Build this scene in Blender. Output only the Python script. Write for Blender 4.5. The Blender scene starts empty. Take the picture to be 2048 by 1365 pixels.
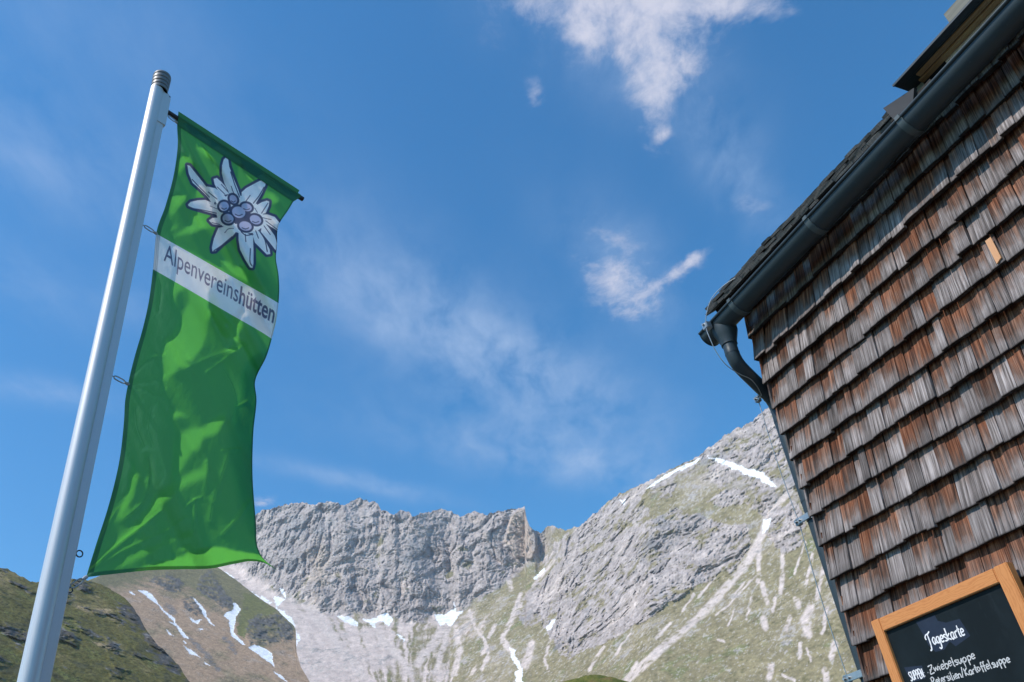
import bpy, bmesh, math, random
import numpy as np
from mathutils import Matrix, Vector

rng = np.random.default_rng(7)
random.seed(7)
scene = bpy.context.scene
COL = scene.collection
RAD = math.radians

# ------------------------------------------------------------------ camera
IMG_W, IMG_H, FOC = 2048.0, 1365.0, 1630.0          # focal length in picture widths of 2048
CAM = np.array([0.0, 0.0, 1.6])
ROT = np.array([[0.9911721437781212, 0.13258122566292552, 0.0],
                [0.07549191599842128, -0.5643746604689669, -0.8220597382425596],
                [-0.1089896876643423, 0.8148027130675591, -0.5694012528617883]])
cam_data = bpy.data.cameras.new("camera")
cam_data.sensor_width = 36.0
cam_data.lens = FOC / IMG_W * 36.0
cam_data.clip_start = 0.05
cam_data.clip_end = 20000.0
cam = bpy.data.objects.new("camera", cam_data)
m4 = Matrix([list(ROT[0]) + [CAM[0]], list(ROT[1]) + [CAM[1]], list(ROT[2]) + [CAM[2]], [0, 0, 0, 1]])
cam.matrix_world = m4
COL.objects.link(cam)
scene.camera = cam

# ------------------------------------------------------------------ light, sky, exposure
SUN_AZ, SUN_EL, SUN_STRENGTH = 238.0, 50.0, 5.0
SKY_STRENGTH = 0.13
EXPOSURE = 0.0
scene.view_settings.view_transform = 'Standard'
scene.view_settings.look = 'None'
scene.view_settings.exposure = EXPOSURE
scene.view_settings.gamma = 1.0
scene.view_settings.use_curve_mapping = False
sun_dir = np.array([math.sin(RAD(SUN_AZ)) * math.cos(RAD(SUN_EL)),
                    math.cos(RAD(SUN_AZ)) * math.cos(RAD(SUN_EL)), math.sin(RAD(SUN_EL))])
sl = bpy.data.lights.new("sun", 'SUN')
sl.energy = SUN_STRENGTH
sl.angle = RAD(0.53)
sl.color = (1.0, 0.93, 0.85)
so = bpy.data.objects.new("sun", sl)
so.rotation_euler = Vector(sun_dir).to_track_quat('Z', 'Y').to_euler()
so.location = (0, 0, 60)
COL.objects.link(so)


class NT:
    """small helper for building node trees"""
    def __init__(self, tree):
        self.t = tree
        tree.nodes.clear()

    def n(self, typ, **kw):
        nd = self.t.nodes.new(typ)
        for k, v in kw.items():
            setattr(nd, k, v)
        return nd

    def link(self, a, b):
        self.t.links.new(a, b)

    def val(self, sock, v):
        if isinstance(v, bpy.types.NodeSocket):
            self.link(v, sock)
        elif v is not None:
            sock.default_value = v

    def math(self, op, a, b=None, c=None, clamp=False):
        nd = self.n('ShaderNodeMath', operation=op, use_clamp=clamp)
        self.val(nd.inputs[0], a)
        self.val(nd.inputs[1], b)
        self.val(nd.inputs[2], c)
        return nd.outputs[0]

    def vmath(self, op, a, b=None, s=None):
        nd = self.n('ShaderNodeVectorMath', operation=op)
        self.val(nd.inputs[0], a)
        self.val(nd.inputs[1], b)
        if s is not None:
            self.val(nd.inputs['Scale'], s)
        return nd.outputs['Value'] if op in ('DOT_PRODUCT', 'LENGTH') else nd.outputs[0]

    def xyz(self, x=0.0, y=0.0, z=0.0):
        nd = self.n('ShaderNodeCombineXYZ')
        self.val(nd.inputs[0], x); self.val(nd.inputs[1], y); self.val(nd.inputs[2], z)
        return nd.outputs[0]

    def sep(self, v):
        nd = self.n('ShaderNodeSeparateXYZ')
        self.link(v, nd.inputs[0])
        return nd.outputs

    def noise(self, vec=None, scale=5.0, detail=4.0, rough=0.5, dist=0.0, lac=2.0):
        nd = self.n('ShaderNodeTexNoise')
        if vec is not None:
            self.link(vec, nd.inputs['Vector'])
        nd.inputs['Scale'].default_value = scale
        nd.inputs['Detail'].default_value = detail
        nd.inputs['Roughness'].default_value = rough
        nd.inputs['Distortion'].default_value = dist
        nd.inputs['Lacunarity'].default_value = lac
        return nd.outputs[0]

    def ramp(self, fac, stops, interp='LINEAR'):
        nd = self.n('ShaderNodeValToRGB')
        cr = nd.color_ramp
        cr.interpolation = interp
        while len(cr.elements) < len(stops):
            cr.elements.new(0.5)
        for e, (p, c) in zip(cr.elements, stops):
            e.position = p
            e.color = (c, c, c, 1) if isinstance(c, (int, float)) else (*c, 1)
        self.val(nd.inputs[0], fac)
        return nd.outputs[0]

    def maprange(self, v, a, b, c=0.0, d=1.0, smooth=False):
        nd = self.n('ShaderNodeMapRange')
        nd.interpolation_type = 'SMOOTHSTEP' if smooth else 'LINEAR'
        self.val(nd.inputs[0], v)
        for i, x in enumerate((a, b, c, d)):
            self.val(nd.inputs[i + 1], x)
        return nd.outputs[0]

    def mix(self, f, a, b, blend='MIX'):
        nd = self.n('ShaderNodeMix', data_type='RGBA', blend_type=blend)
        self.val(nd.inputs[0], f)
        self.val(nd.inputs[6], a if isinstance(a, bpy.types.NodeSocket) else (*a, 1))
        self.val(nd.inputs[7], b if isinstance(b, bpy.types.NodeSocket) else (*b, 1))
        return nd.outputs[2]

    def attr(self, name, out='Color'):
        nd = self.n('ShaderNodeAttribute', attribute_name=name)
        return nd.outputs[out]

    def bump(self, h, strength=0.3, dist=0.01):
        nd = self.n('ShaderNodeBump')
        nd.inputs['Strength'].default_value = strength
        nd.inputs['Distance'].default_value = dist
        self.link(h, nd.inputs['Height'])
        return nd.outputs[0]


def ray(u, v):
    d = np.array([u - IMG_W / 2, -(v - IMG_H / 2), -FOC])
    r = ROT @ d
    return r / np.linalg.norm(r)


def rays(u, v):
    d = np.stack([u - IMG_W / 2, -(v - IMG_H / 2), np.full_like(u, -FOC)], -1)
    r = d @ ROT.T
    return r / np.linalg.norm(r, axis=-1, keepdims=True)


# world: clear high-mountain sky with thin clouds laid out on a plane far above
world = bpy.data.worlds.new("World")
scene.world = world
world.use_nodes = True
w = NT(world.node_tree)
sky = w.n('ShaderNodeTexSky', sky_type='NISHITA')
sky.sun_disc = False
sky.sun_elevation = RAD(SUN_EL)
sky.sun_rotation = RAD(SUN_AZ)
sky.altitude = 2200.0
sky.air_density = 1.0
sky.dust_density = 0.35
sky.ozone_density = 2.2
tc = w.n('ShaderNodeTexCoord')
dirv = w.vmath('NORMALIZE', tc.outputs['Generated'])
dx, dy, dz = w.sep(dirv)
dzc = w.math('MAXIMUM', dz, 0.06)
plane = w.xyz(w.math('DIVIDE', dx, dzc), w.math('DIVIDE', dy, dzc), 0.0)


def sky_plane(u, v):
    r = ray(u, v)
    return np.array([r[0] / r[2], r[1] / r[2]])


def cloud_patch(a, b, wid):
    """elongated soft patch between two points of the cloud plane"""
    pa, pb = sky_plane(*a), sky_plane(*b)
    mid, half = (pa + pb) / 2, (pb - pa) / 2
    L = np.linalg.norm(half) + 1e-6
    ax = half / L
    m = ((a[0] + b[0]) / 2, (a[1] + b[1]) / 2)
    wd = max(np.linalg.norm(sky_plane(m[0] + wid, m[1]) - sky_plane(*m)), 1e-4)
    p = w.vmath('SUBTRACT', plane, w.xyz(float(mid[0]), float(mid[1]), 0.0))
    s = w.math('DIVIDE', w.vmath('DOT_PRODUCT', p, w.xyz(float(ax[0]), float(ax[1]), 0.0)), float(L + wd * 0.7))
    t = w.math('DIVIDE', w.vmath('DOT_PRODUCT', p, w.xyz(float(-ax[1]), float(ax[0]), 0.0)), float(wd))
    r2 = w.math('ADD', w.math('MULTIPLY', s, s), w.math('MULTIPLY', t, t))
    return w.math('EXPONENT', w.math('MULTIPLY', r2, -1.0))


def add_all(lst):
    o = lst[0]
    for q in lst[1:]:
        o = w.math('ADD', o, q)
    return o


puffs = [((1050, -40), (1330, 60), 105, 1.35), ((1290, 60), (1310, 250), 48, 1.05), ((1180, 20), (1250, 60), 60, .6),
         ((1400, 0), (1560, 10), 45, .95), ((1370, 120), (1395, 180), 40, .6), ((1070, 165), (1066, 210), 22, .55),
         ((1190, 470), (1270, 600), 66, .72), ((1250, 560), (1270, 640), 50, .66),
         ((1330, 565), (1390, 515), 20, .8), ((1390, 500), (1385, 530), 20, .6),
         ((518, 1000), (540, 1010), 26, .9), ((1480, 400), (1530, 430), 30, .35),
         ((1330, 265), (1320, 280), 16, .6)]
veils = [((560, 460), (1250, 900), 150, .66), ((700, 560), (1300, 820), 90, .35), ((-100, 200), (230, 420), 150, .32),
         ((-40, 760), (200, 800), 60, .55), ((560, 930), (880, 1000), 40, .6), ((330, 620), (200, 600), 80, .2),
         ((820, 860), (1300, 960), 90, .6), ((-60, -40), (420, 120), 160, .15), ((0, 500), (120, 640), 90, .3), ((1400, 240), (1530, 440), 60, .55), ((1180, 440), (1330, 640), 90, .4), ((1100, 10), (1400, 200), 110, .45)]
puff_m = add_all([w.math('MULTIPLY', cloud_patch(a, b, wd), k) for a, b, wd, k in puffs])
veil_m = add_all([w.math('MULTIPLY', cloud_patch(a, b, wd), k) for a, b, wd, k in veils])
warp = w.n('ShaderNodeTexNoise'); warp.inputs['Scale'].default_value = 5.0; warp.inputs['Detail'].default_value = 3.0
w.link(plane, warp.inputs['Vector'])
wv = w.vmath('SCALE', w.vmath('SUBTRACT', warp.outputs['Color'], w.xyz(.5, .5, .5)), s=0.10)
pw = w.vmath('ADD', plane, wv)
n1 = w.noise(w.vmath('MULTIPLY', pw, w.xyz(1.0, 0.8, 1.0)), 14.0, 10.0, 0.64)
n2 = w.noise(w.vmath('MULTIPLY', pw, w.xyz(1.0, 0.45, 1.0)), 6.0, 8.0, 0.62)
pm = w.math('MINIMUM', puff_m, 1.15)
lo = w.math('SUBTRACT', 0.60, w.math('MULTIPLY', pm, 0.34))
hi = w.math('SUBTRACT', 0.84, w.math('MULTIPLY', pm, 0.18))
pf = w.math('MULTIPLY', w.maprange(n1, lo, hi, smooth=True), w.maprange(puff_m, 0.02, 0.95, 0.0, 0.92))
vf = w.math('MULTIPLY', veil_m, w.maprange(n2, 0.34, 0.70))
gen = w.math('MULTIPLY', w.maprange(w.noise(plane, 1.3, 5.0, 0.55), 0.60, 0.95), 0.25)
veil_c = w.math('ADD', w.math('MULTIPLY', vf, 0.85), gen, clamp=True)
hs_ = w.n('ShaderNodeHueSaturation')                        # the film's deeper blue
hs_.inputs['Saturation'].default_value = 1.36
hs_.inputs['Value'].default_value = 1.58
w.link(sky.outputs[0], hs_.inputs['Color'])
sky_b = w.vmath('MULTIPLY', hs_.outputs[0], w.xyz(0.92, 1.24, 1.10))
sky_v = w.mix(w.math('MINIMUM', veil_c, 0.6), sky_b, (3.9, 5.0, 6.9))
sky_c = w.mix(w.math('MINIMUM', w.math('MULTIPLY', pf, 1.0), 0.92), sky_v, (5.5, 5.5, 6.4))
bg = w.n('ShaderNodeBackground')
w.link(sky_c, bg.inputs[0])
bg.inputs[1].default_value = SKY_STRENGTH
wo = w.n('ShaderNodeOutputWorld')
w.link(bg.outputs[0], wo.inputs[0])

# ------------------------------------------------------------------ helpers
def material(name):
    m = bpy.data.materials.new(name)
    m.use_nodes = True
    return m, NT(m.node_tree)


def principled(t, color, rough=0.6, metal=0.0, normal=None, spec=0.5):
    p = t.n('ShaderNodeBsdfPrincipled')
    t.val(p.inputs['Base Color'], color if isinstance(color, bpy.types.NodeSocket) else (*color, 1))
    t.val(p.inputs['Roughness'], rough)
    t.val(p.inputs['Metallic'], metal)
    p.inputs['Specular IOR Level'].default_value = spec
    if normal is not None:
        t.link(normal, p.inputs['Normal'])
    o = t.n('ShaderNodeOutputMaterial')
    t.link(p.outputs[0], o.inputs[0])
    return p


def tag(o, label=None, cat=None, group=None, kind=None):
    for k, v in (('label', label), ('category', cat), ('group', group), ('kind', kind)):
        if v is not None:
            o[k] = v
    return o


def empty(name, loc=(0, 0, 0), rotz=0.0):
    o = bpy.data.objects.new(name, None)
    o.empty_display_size = 0.2
    o.location = loc
    o.rotation_euler = (0, 0, rotz)
    COL.objects.link(o)
    return o


def mesh_obj(name, verts, faces, mat, parent=None, smooth=False, loc=None, sharp=None):
    me = bpy.data.meshes.new(name)
    me.from_pydata([tuple(map(float, v)) for v in verts], [], [tuple(int(i) for i in f) for f in faces])
    if mat is not None:
        me.materials.append(mat)
    me.update()
    if smooth:
        me.shade_smooth()
        if sharp is not None:
            me.set_sharp_from_angle(angle=RAD(sharp))
    o = bpy.data.objects.new(name, me)
    if loc is not None:
        o.location = loc
    if parent is not None:
        o.parent = parent
    COL.objects.link(o)
    return o


class MB:
    """collects shapes into one mesh"""
    def __init__(self):
        self.v, self.f = [], []

    def add(self, v, f):
        k = len(self.v)
        self.v += [tuple(map(float, p)) for p in v]
        self.f += [tuple(i + k for i in q) for q in f]
        return self

    def box(self, x0, x1, y0, y1, z0, z1, bev=0.0):
        if bev <= 0:
            v = [(x, y, z) for z in (z0, z1) for y in (y0, y1) for x in (x0, x1)]
            f = [(0, 2, 3, 1), (4, 5, 7, 6), (0, 1, 5, 4), (2, 6, 7, 3), (0, 4, 6, 2), (1, 3, 7, 5)]
            return self.add(v, f)
        bm = bmesh.new()
        bmesh.ops.create_cube(bm, size=1.0)
        for p in bm.verts:
            p.co = ((x0 + x1) / 2 + p.co.x * (x1 - x0), (y0 + y1) / 2 + p.co.y * (y1 - y0), (z0 + z1) / 2 + p.co.z * (z1 - z0))
        bmesh.ops.bevel(bm, geom=list(bm.edges), offset=bev, segments=2, affect='EDGES')
        bm.verts.index_update()
        self.add([p.co[:] for p in bm.verts], [[q.index for q in fc.verts] for fc in bm.faces])
        bm.free()
        return self

    def tube(self, pts, rad, seg=12, cap=True):
        pts = [np.asarray(p, float) for p in pts]
        n = len(pts)
        rr = rad if hasattr(rad, '__len__') else [rad] * n
        tang = [pts[min(i + 1, n - 1)] - pts[max(i - 1, 0)] for i in range(n)]
        tang = [t / (np.linalg.norm(t) + 1e-12) for t in tang]
        a = np.array([0, 0, 1.0]) if abs(tang[0][2]) < 0.9 else np.array([1.0, 0, 0])
        u = np.cross(tang[0], a); u /= np.linalg.norm(u)
        v, f = [], []
        for i in range(n):
            u = u - tang[i] * u.dot(tang[i]); u /= np.linalg.norm(u)
            b = np.cross(tang[i], u)
            for k in range(seg):
                an = 2 * math.pi * k / seg
                v.append(pts[i] + rr[i] * (math.cos(an) * u + math.sin(an) * b))
        for i in range(n - 1):
            for k in range(seg):
                k2 = (k + 1) % seg
                f.append((i * seg + k, i * seg + k2, (i + 1) * seg + k2, (i + 1) * seg + k))
        if cap:
            f.append(tuple(range(seg - 1, -1, -1)))
            f.append(tuple((n - 1) * seg + k for k in range(seg)))
        return self.add(v, f)

    def loop_tube(self, pts, rad, seg=8):
        pts = [np.asarray(p, float) for p in pts]
        n = len(pts)
        nrm = np.cross(pts[1] - pts[0], pts[n // 2] - pts[0]); nrm /= np.linalg.norm(nrm)
        v, f = [], []
        for i in range(n):
            t = pts[(i + 1) % n] - pts[i - 1]; t /= np.linalg.norm(t)
            b = np.cross(t, nrm)
            for k in range(seg):
                an = 2 * math.pi * k / seg
                v.append(pts[i] + rad * (math.cos(an) * nrm + math.sin(an) * b))
        for i in range(n):
            for k in range(seg):
                k2, i2 = (k + 1) % seg, (i + 1) % n
                f.append((i * seg + k, i * seg + k2, i2 * seg + k2, i2 * seg + k))
        return self.add(v, f)

    def build(self, name, mat, parent=None, smooth=False, sharp=40, loc=None):
        return mesh_obj(name, self.v, self.f, mat, parent, smooth, loc, sharp)


def spline(pts, n):
    """Catmull-Rom through points, n samples (numpy)"""
    P = np.asarray(pts, float)
    P = np.vstack([2 * P[0] - P[1], P, 2 * P[-1] - P[-2]])
    out = []
    m = len(P) - 3
    for t in np.linspace(0, m - 1e-9, n):
        i = int(t); q = t - i
        p0, p1, p2, p3 = P[i:i + 4]
        out.append(0.5 * (2 * p1 + (p2 - p0) * q + (2 * p0 - 5 * p1 + 4 * p2 - p3) * q * q + (3 * p1 - p0 - 3 * p2 + p3) * q ** 3))
    return np.array(out)


# ---- vectorised gradient noise
_perm = rng.permutation(256).astype(np.int64)
_perm = np.concatenate([_perm, _perm, _perm])
_grad = rng.normal(size=(256, 3)); _grad /= np.linalg.norm(_grad, axis=1, keepdims=True)
_grad = _grad.astype(np.float32)


def perlin(p):
    p = np.asarray(p, np.float64)
    i = np.floor(p).astype(np.int64)
    f = (p - i).astype(np.float32)
    i &= 255
    u = f * f * f * (f * (f * 6 - 15) + 10)
    out = 0
    for dx_ in (0, 1):
        wx = u[..., 0] if dx_ else 1 - u[..., 0]
        for dy_ in (0, 1):
            wy = u[..., 1] if dy_ else 1 - u[..., 1]
            for dz_ in (0, 1):
                wz = u[..., 2] if dz_ else 1 - u[..., 2]
                h = _perm[_perm[_perm[i[..., 0] + dx_] + i[..., 1] + dy_] + i[..., 2] + dz_]
                g = _grad[h]
                d = g[..., 0] * (f[..., 0] - dx_) + g[..., 1] * (f[..., 1] - dy_) + g[..., 2] * (f[..., 2] - dz_)
                out = out + wx * wy * wz * d
    return out * 1.6


def fbm(p, octv=4, gain=0.5, ridged=False):
    a, s, tot, q = 1.0, 0.0, 0.0, np.asarray(p, np.float64)
    for k in range(octv):
        n = perlin(q + 17.3 * k)
        s = s + a * ((1 - 2 * np.abs(n)) if ridged else n)
        tot += a
        a *= gain
        q = q * 2.03
    return s / tot


def inside(poly, X, Y):
    """point in polygon, vectorised (only inside its bounding box)"""
    poly = np.asarray(poly, float)
    res = np.zeros(X.shape, bool)
    bb = (X >= poly[:, 0].min()) & (X <= poly[:, 0].max()) & (Y >= poly[:, 1].min()) & (Y <= poly[:, 1].max())
    x, y = X[bb], Y[bb]
    r = np.zeros(x.shape, bool)
    for (x1, y1), (x2, y2) in zip(poly, np.roll(poly, -1, axis=0)):
        if y1 == y2:
            continue
        c = ((y1 > y) != (y2 > y)) & (x < (x2 - x1) * (y - y1) / (y2 - y1) + x1)
        r ^= c
    res[bb] = r
    return res


def stroke_dist(pts, X, Y, pad):
    """distance to polyline (inf outside its padded box)"""
    pts = np.asarray(pts, float)
    out = np.full(X.shape, 1e9)
    bb = (X > pts[:, 0].min() - pad) & (X < pts[:, 0].max() + pad) & (Y > pts[:, 1].min() - pad) & (Y < pts[:, 1].max() + pad)
    x, y = X[bb], Y[bb]
    d = np.full(x.shape, 1e9)
    for (x1, y1), (x2, y2) in zip(pts[:-1], pts[1:]):
        L2 = (x2 - x1) ** 2 + (y2 - y1) ** 2 + 1e-9
        t = np.clip(((x - x1) * (x2 - x1) + (y - y1) * (y2 - y1)) / L2, 0, 1)
        d = np.minimum(d, np.hypot(x - x1 - t * (x2 - x1), y - y1 - t * (y2 - y1)))
    out[bb] = d
    return out


def zo(ox, oy, sc, pts):
    """points noted on an enlarged detail -> picture units"""
    return [(ox + a / sc, oy + b / sc) for a, b in pts]


def smst(x, a, b):
    t = np.clip((x - a) / (b - a), 0, 1)
    return t * t * (3 - 2 * t)


def set_color(me, name, arr):
    a = me.attributes.new(name, 'FLOAT_COLOR', 'POINT')
    c = np.ones((len(me.vertices), 4), np.float32)
    c[:, :3] = arr.reshape(-1, 3)
    a.data.foreach_set('color', c.ravel())


def grid_mesh(name, P, mat, smooth=True):
    """P: (rows, cols, 3) -> quad mesh object, fast"""
    nr, nc = P.shape[:2]
    me = bpy.data.meshes.new(name)
    idx = np.arange(nr * nc).reshape(nr, nc)
    q = np.stack([idx[:-1, :-1], idx[:-1, 1:], idx[1:, 1:], idx[1:, :-1]], -1).reshape(-1, 4)
    me.vertices.add(nr * nc)
    me.vertices.foreach_set('co', P.astype(np.float32).ravel())
    me.loops.add(q.size)
    me.loops.foreach_set('vertex_index', q.astype(np.int32).ravel())
    me.polygons.add(len(q))
    me.polygons.foreach_set('loop_start', np.arange(0, q.size, 4, dtype=np.int32))
    me.update(calc_edges=True)
    me.validate()
    if smooth:
        me.shade_smooth()
    me.materials.append(mat)
    o = bpy.data.objects.new(name, me)
    COL.objects.link(o)
    return o

# ------------------------------------------------------------------ terrain
def blur(a, n, axis):
    k = np.ones(n) / n
    pad = [(0, 0), (0, 0)]; pad[axis] = (n // 2, n - 1 - n // 2)
    b = np.pad(a, pad, mode='edge')
    return np.apply_along_axis(lambda m: np.convolve(m, k, mode='valid'), axis, b)


def terrain(name, ridge, x0, x1, ncol, nrow, y_bot, start, slope_fn, relief_fn, cover_fn, mat, jag, back=120.0, down_slope=28.0):
    ridge = np.asarray(ridge, float)
    xs = np.linspace(x0, x1, ncol)
    yr = np.interp(xs, ridge[:, 0], ridge[:, 1])
    xx = np.stack([xs * 0.09, xs * 0 + 3.1, xs * 0], -1)
    jg = jag * fbm(xx, 4, 0.6)
    t = np.linspace(0, 1, nrow) ** 0.95
    X = np.repeat(xs[None], nrow, 0)
    Y = y_bot + (yr[None] - y_bot) * t[:, None] + jg[None] * (t ** 14)[:, None]
    r = rays(X, Y)
    hyp = np.hypot(r[..., 0], r[..., 1])
    te = r[..., 2] / hyp
    sl = np.tan(np.radians(slope_fn(X, Y)))
    sl = blur(blur(sl, 31, 1), 9, 0)
    sl = np.maximum(sl, te + 0.10)
    dln = np.zeros_like(te)
    dte = np.diff(te, axis=0)
    mid = 0.5 * (sl[1:] + sl[:-1]) - 0.5 * (te[1:] + te[:-1])
    dln[1:] = dte / np.maximum(mid, 0.08)
    lnD = np.log(start(xs))[None] + np.cumsum(dln, 0)
    Dh = np.exp(lnD)
    P0 = CAM + r / hyp[..., None] * Dh[..., None]
    rel = relief_fn(X, Y, P0)
    P = CAM + r / hyp[..., None] * (Dh + rel)[..., None]
    cov = cover_fn(X, Y, P0)
    # skirt down to the valley floor, in front
    front = []
    d0 = np.array([r[0, :, 0] / hyp[0], r[0, :, 1] / hyp[0]]).T
    z0 = P[0, :, 2]
    D0 = np.hypot(P[0, :, 0], P[0, :, 1])
    for q in (1.0, 0.75, 0.5, 0.25, 0.1):
        dz_ = (z0 + 25.0) * q
        Dn = np.maximum(D0 - dz_ / math.tan(RAD(down_slope)), D0 * 0.35)
        front.append(np.concatenate([d0 * Dn[:, None], (z0 - dz_)[:, None]], 1))
    # back slope behind the ridge
    backs = []
    d1 = np.array([r[-1, :, 0] / hyp[-1], r[-1, :, 1] / hyp[-1]]).T
    D1, z1 = np.hypot(P[-1, :, 0], P[-1, :, 1]), P[-1, :, 2]
    for q in (0.04, 0.2, 0.6, 1.6):
        backs.append(np.concatenate([d1 * (D1 + back * q)[:, None], (z1 - back * q * 0.9)[:, None]], 1))
    Pall = np.concatenate([np.array(front), P, np.array(backs)], 0)
    call = np.concatenate([np.repeat(cov[:1], len(front), 0), cov, np.repeat(cov[-1:], len(backs), 0)], 0)
    o = grid_mesh(name, Pall, mat, smooth=False)
    set_color(o.data, 'cover', call)
    tag(o, kind='structure')
    return o


def mountain_material(name, scale, bump):
    m, t = material(name)
    c = t.attr('cover')
    geo = t.n('ShaderNodeNewGeometry')
    v1 = t.noise(geo.outputs['Position'], scale, 6.0, 0.65)
    v2 = t.noise(geo.outputs['Position'], scale * 5.0, 4.0, 0.6)
    k = t.math('ADD', t.maprange(v1, 0.25, 0.75, 0.72, 1.24), t.maprange(v2, 0.3, 0.7, -0.12, 0.12))
    col = t.vmath('SCALE', c, s=k)
    h = t.math('ADD', v1, t.math('MULTIPLY', v2, 0.3))
    principled(t, col, 0.95, 0.0, t.bump(h, 0.6, bump), 0.15)
    return m


def paint(cov, mask, col, var=None):
    m = np.clip(mask, 0, 1)[..., None]
    c = np.asarray(col, float)
    c = np.broadcast_to(c, cov.shape)
    if var is not None:
        c = c * var[..., None]
    return cov * (1 - m) + c * m


MAIN_RIDGE = [(-300, 1150), (100, 1120), (300, 1080), (420, 1058), (500, 1034), (515, 1028), (525, 1022), (559, 1013), (595, 1005), (627, 1009),
              (650, 1005), (660, 1002), (690, 1012), (705, 1001), (719, 996), (740, 1003), (757, 1008), (763, 1020), (789, 1030), (800, 1020),
              (812, 1024), (826, 1032), (850, 1027), (877, 1017), (897, 1021), (918, 1034), (930, 1031), (945, 1023), (972, 1029), (1004, 1021),
              (1049, 1015), (1053, 1040), (1064, 1055), (1070, 1064), (1082, 1066), (1096, 1054), (1110, 1054), (1132, 1061), (1157, 1054),
              (1174, 1040), (1207, 1011), (1240, 988), (1265, 978), (1323, 949), (1393, 914), (1414, 899), (1472, 856), (1497, 849),
              (1530, 820), (1600, 775), (1700, 735), (1850, 715), (2050, 730), (2400, 800)]
Z4 = lambda p: zo(500, 960, 3.37, p)
Z5 = lambda p: zo(1000, 800, 2.416, p)
Z6 = lambda p: zo(250, 1120, 5.12, p)
SNOW_MAIN = [Z6(q) for q in (
    [(1585, 280), (1620, 290), (1650, 360), (1640, 390), (1600, 330)],
    [(1530, 370), (1640, 400), (1600, 450), (1550, 480), (1520, 400)],
    [(1000, 110), (1110, 170), (1110, 195), (1050, 175)],
    [(1280, 320), (1380, 385), (1350, 395)],
    [(1390, 360), (1500, 435), (1480, 455), (1390, 405)],
    [(1540, 480), (1640, 540), (1730, 630), (1750, 695), (1700, 680), (1600, 570)],
    [(1700, 690), (1780, 770), (1795, 820), (1745, 900), (1755, 1050), (1750, 1170), (1800, 1260), (1740, 1260), (1690, 1180), (1650, 1050),
     (1640, 900), (1580, 840), (1640, 825), (1710, 860), (1700, 780)])]
SNOW_MAIN += [Z4(q) for q in (
    [(590, 920), (660, 918), (730, 960), (725, 990), (680, 978), (640, 955)],
    [(750, 940), (850, 930), (915, 895), (965, 935), (935, 990), (900, 955), (860, 952), (835, 1005), (800, 968)],
    [(990, 1030), (1045, 1078), (1035, 1090), (1000, 1052)],
    [(1240, 908), (1320, 902), (1385, 866), (1392, 888), (1435, 888), (1385, 940), (1352, 990), (1320, 966), (1280, 984), (1258, 940)],
    [(1372, 828), (1392, 855), (1380, 865)],
    [(1745, 1135), (1785, 1150), (1805, 1210), (1840, 1280), (1836, 1400), (1798, 1400), (1786, 1300), (1812, 1280), (1776, 1220)],
    [(1910, 665), (1980, 595), (1988, 615), (1930, 675)],
    [(1992, 985), (2024, 970), (2012, 1020)])]
SNOW_MAIN += [Z5(q) for q in (
    [(700, 437), (780, 370), (880, 318), (972, 276), (962, 298), (860, 348), (760, 404)],
    [(1003, 274), (1080, 288), (1180, 328), (1270, 352), (1335, 415), (1310, 415), (1250, 384), (1160, 350), (1060, 304)],
    [(1268, 578), (1312, 568), (1298, 624), (1266, 645)],
    [(573, 482), (607, 482), (602, 508)],
    [(218, 1095), (268, 1058), (252, 1102), (228, 1118)])]
SNOW_SPUR = [Z6(q) for q in (
    [(135, 312), (220, 318), (260, 348), (320, 408), (342, 448), (400, 518), (512, 598), (512, 640), (562, 700), (664, 815), (600, 795), (528, 690),
     (440, 630), (500, 652), (493, 622), (418, 562), (338, 462), (228, 382)],
    [(596, 876), (702, 938), (794, 1022), (740, 984), (658, 962)], [(796, 1036), (884, 1092), (830, 1074)], [(586, 818), (648, 862), (618, 857)],
    [(418, 712), (504, 788), (448, 762)], [(45, 320), (100, 345), (105, 362), (60, 345)],
    [(693, 376), (762, 440), (824, 520), (834, 580), (924, 684), (878, 652), (828, 602), (788, 532)],
    [(656, 584), (722, 622), (790, 608), (742, 660), (690, 634)], [(750, 698), (814, 712), (770, 724)],
    [(1108, 432), (1132, 438), (1184, 510), (1132, 592), (1112, 740), (1236, 872), (1208, 874), (1086, 772), (1062, 650), (1068, 622), (1006, 570),
     (1040, 538), (1110, 510)],
    [(1262, 892), (1330, 866), (1442, 908), (1504, 958), (1514, 1030), (1536, 1104), (1478, 1052), (1378, 984)],
    [(1506, 1136), (1602, 1188), (1668, 1254), (1580, 1204)])]
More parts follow.
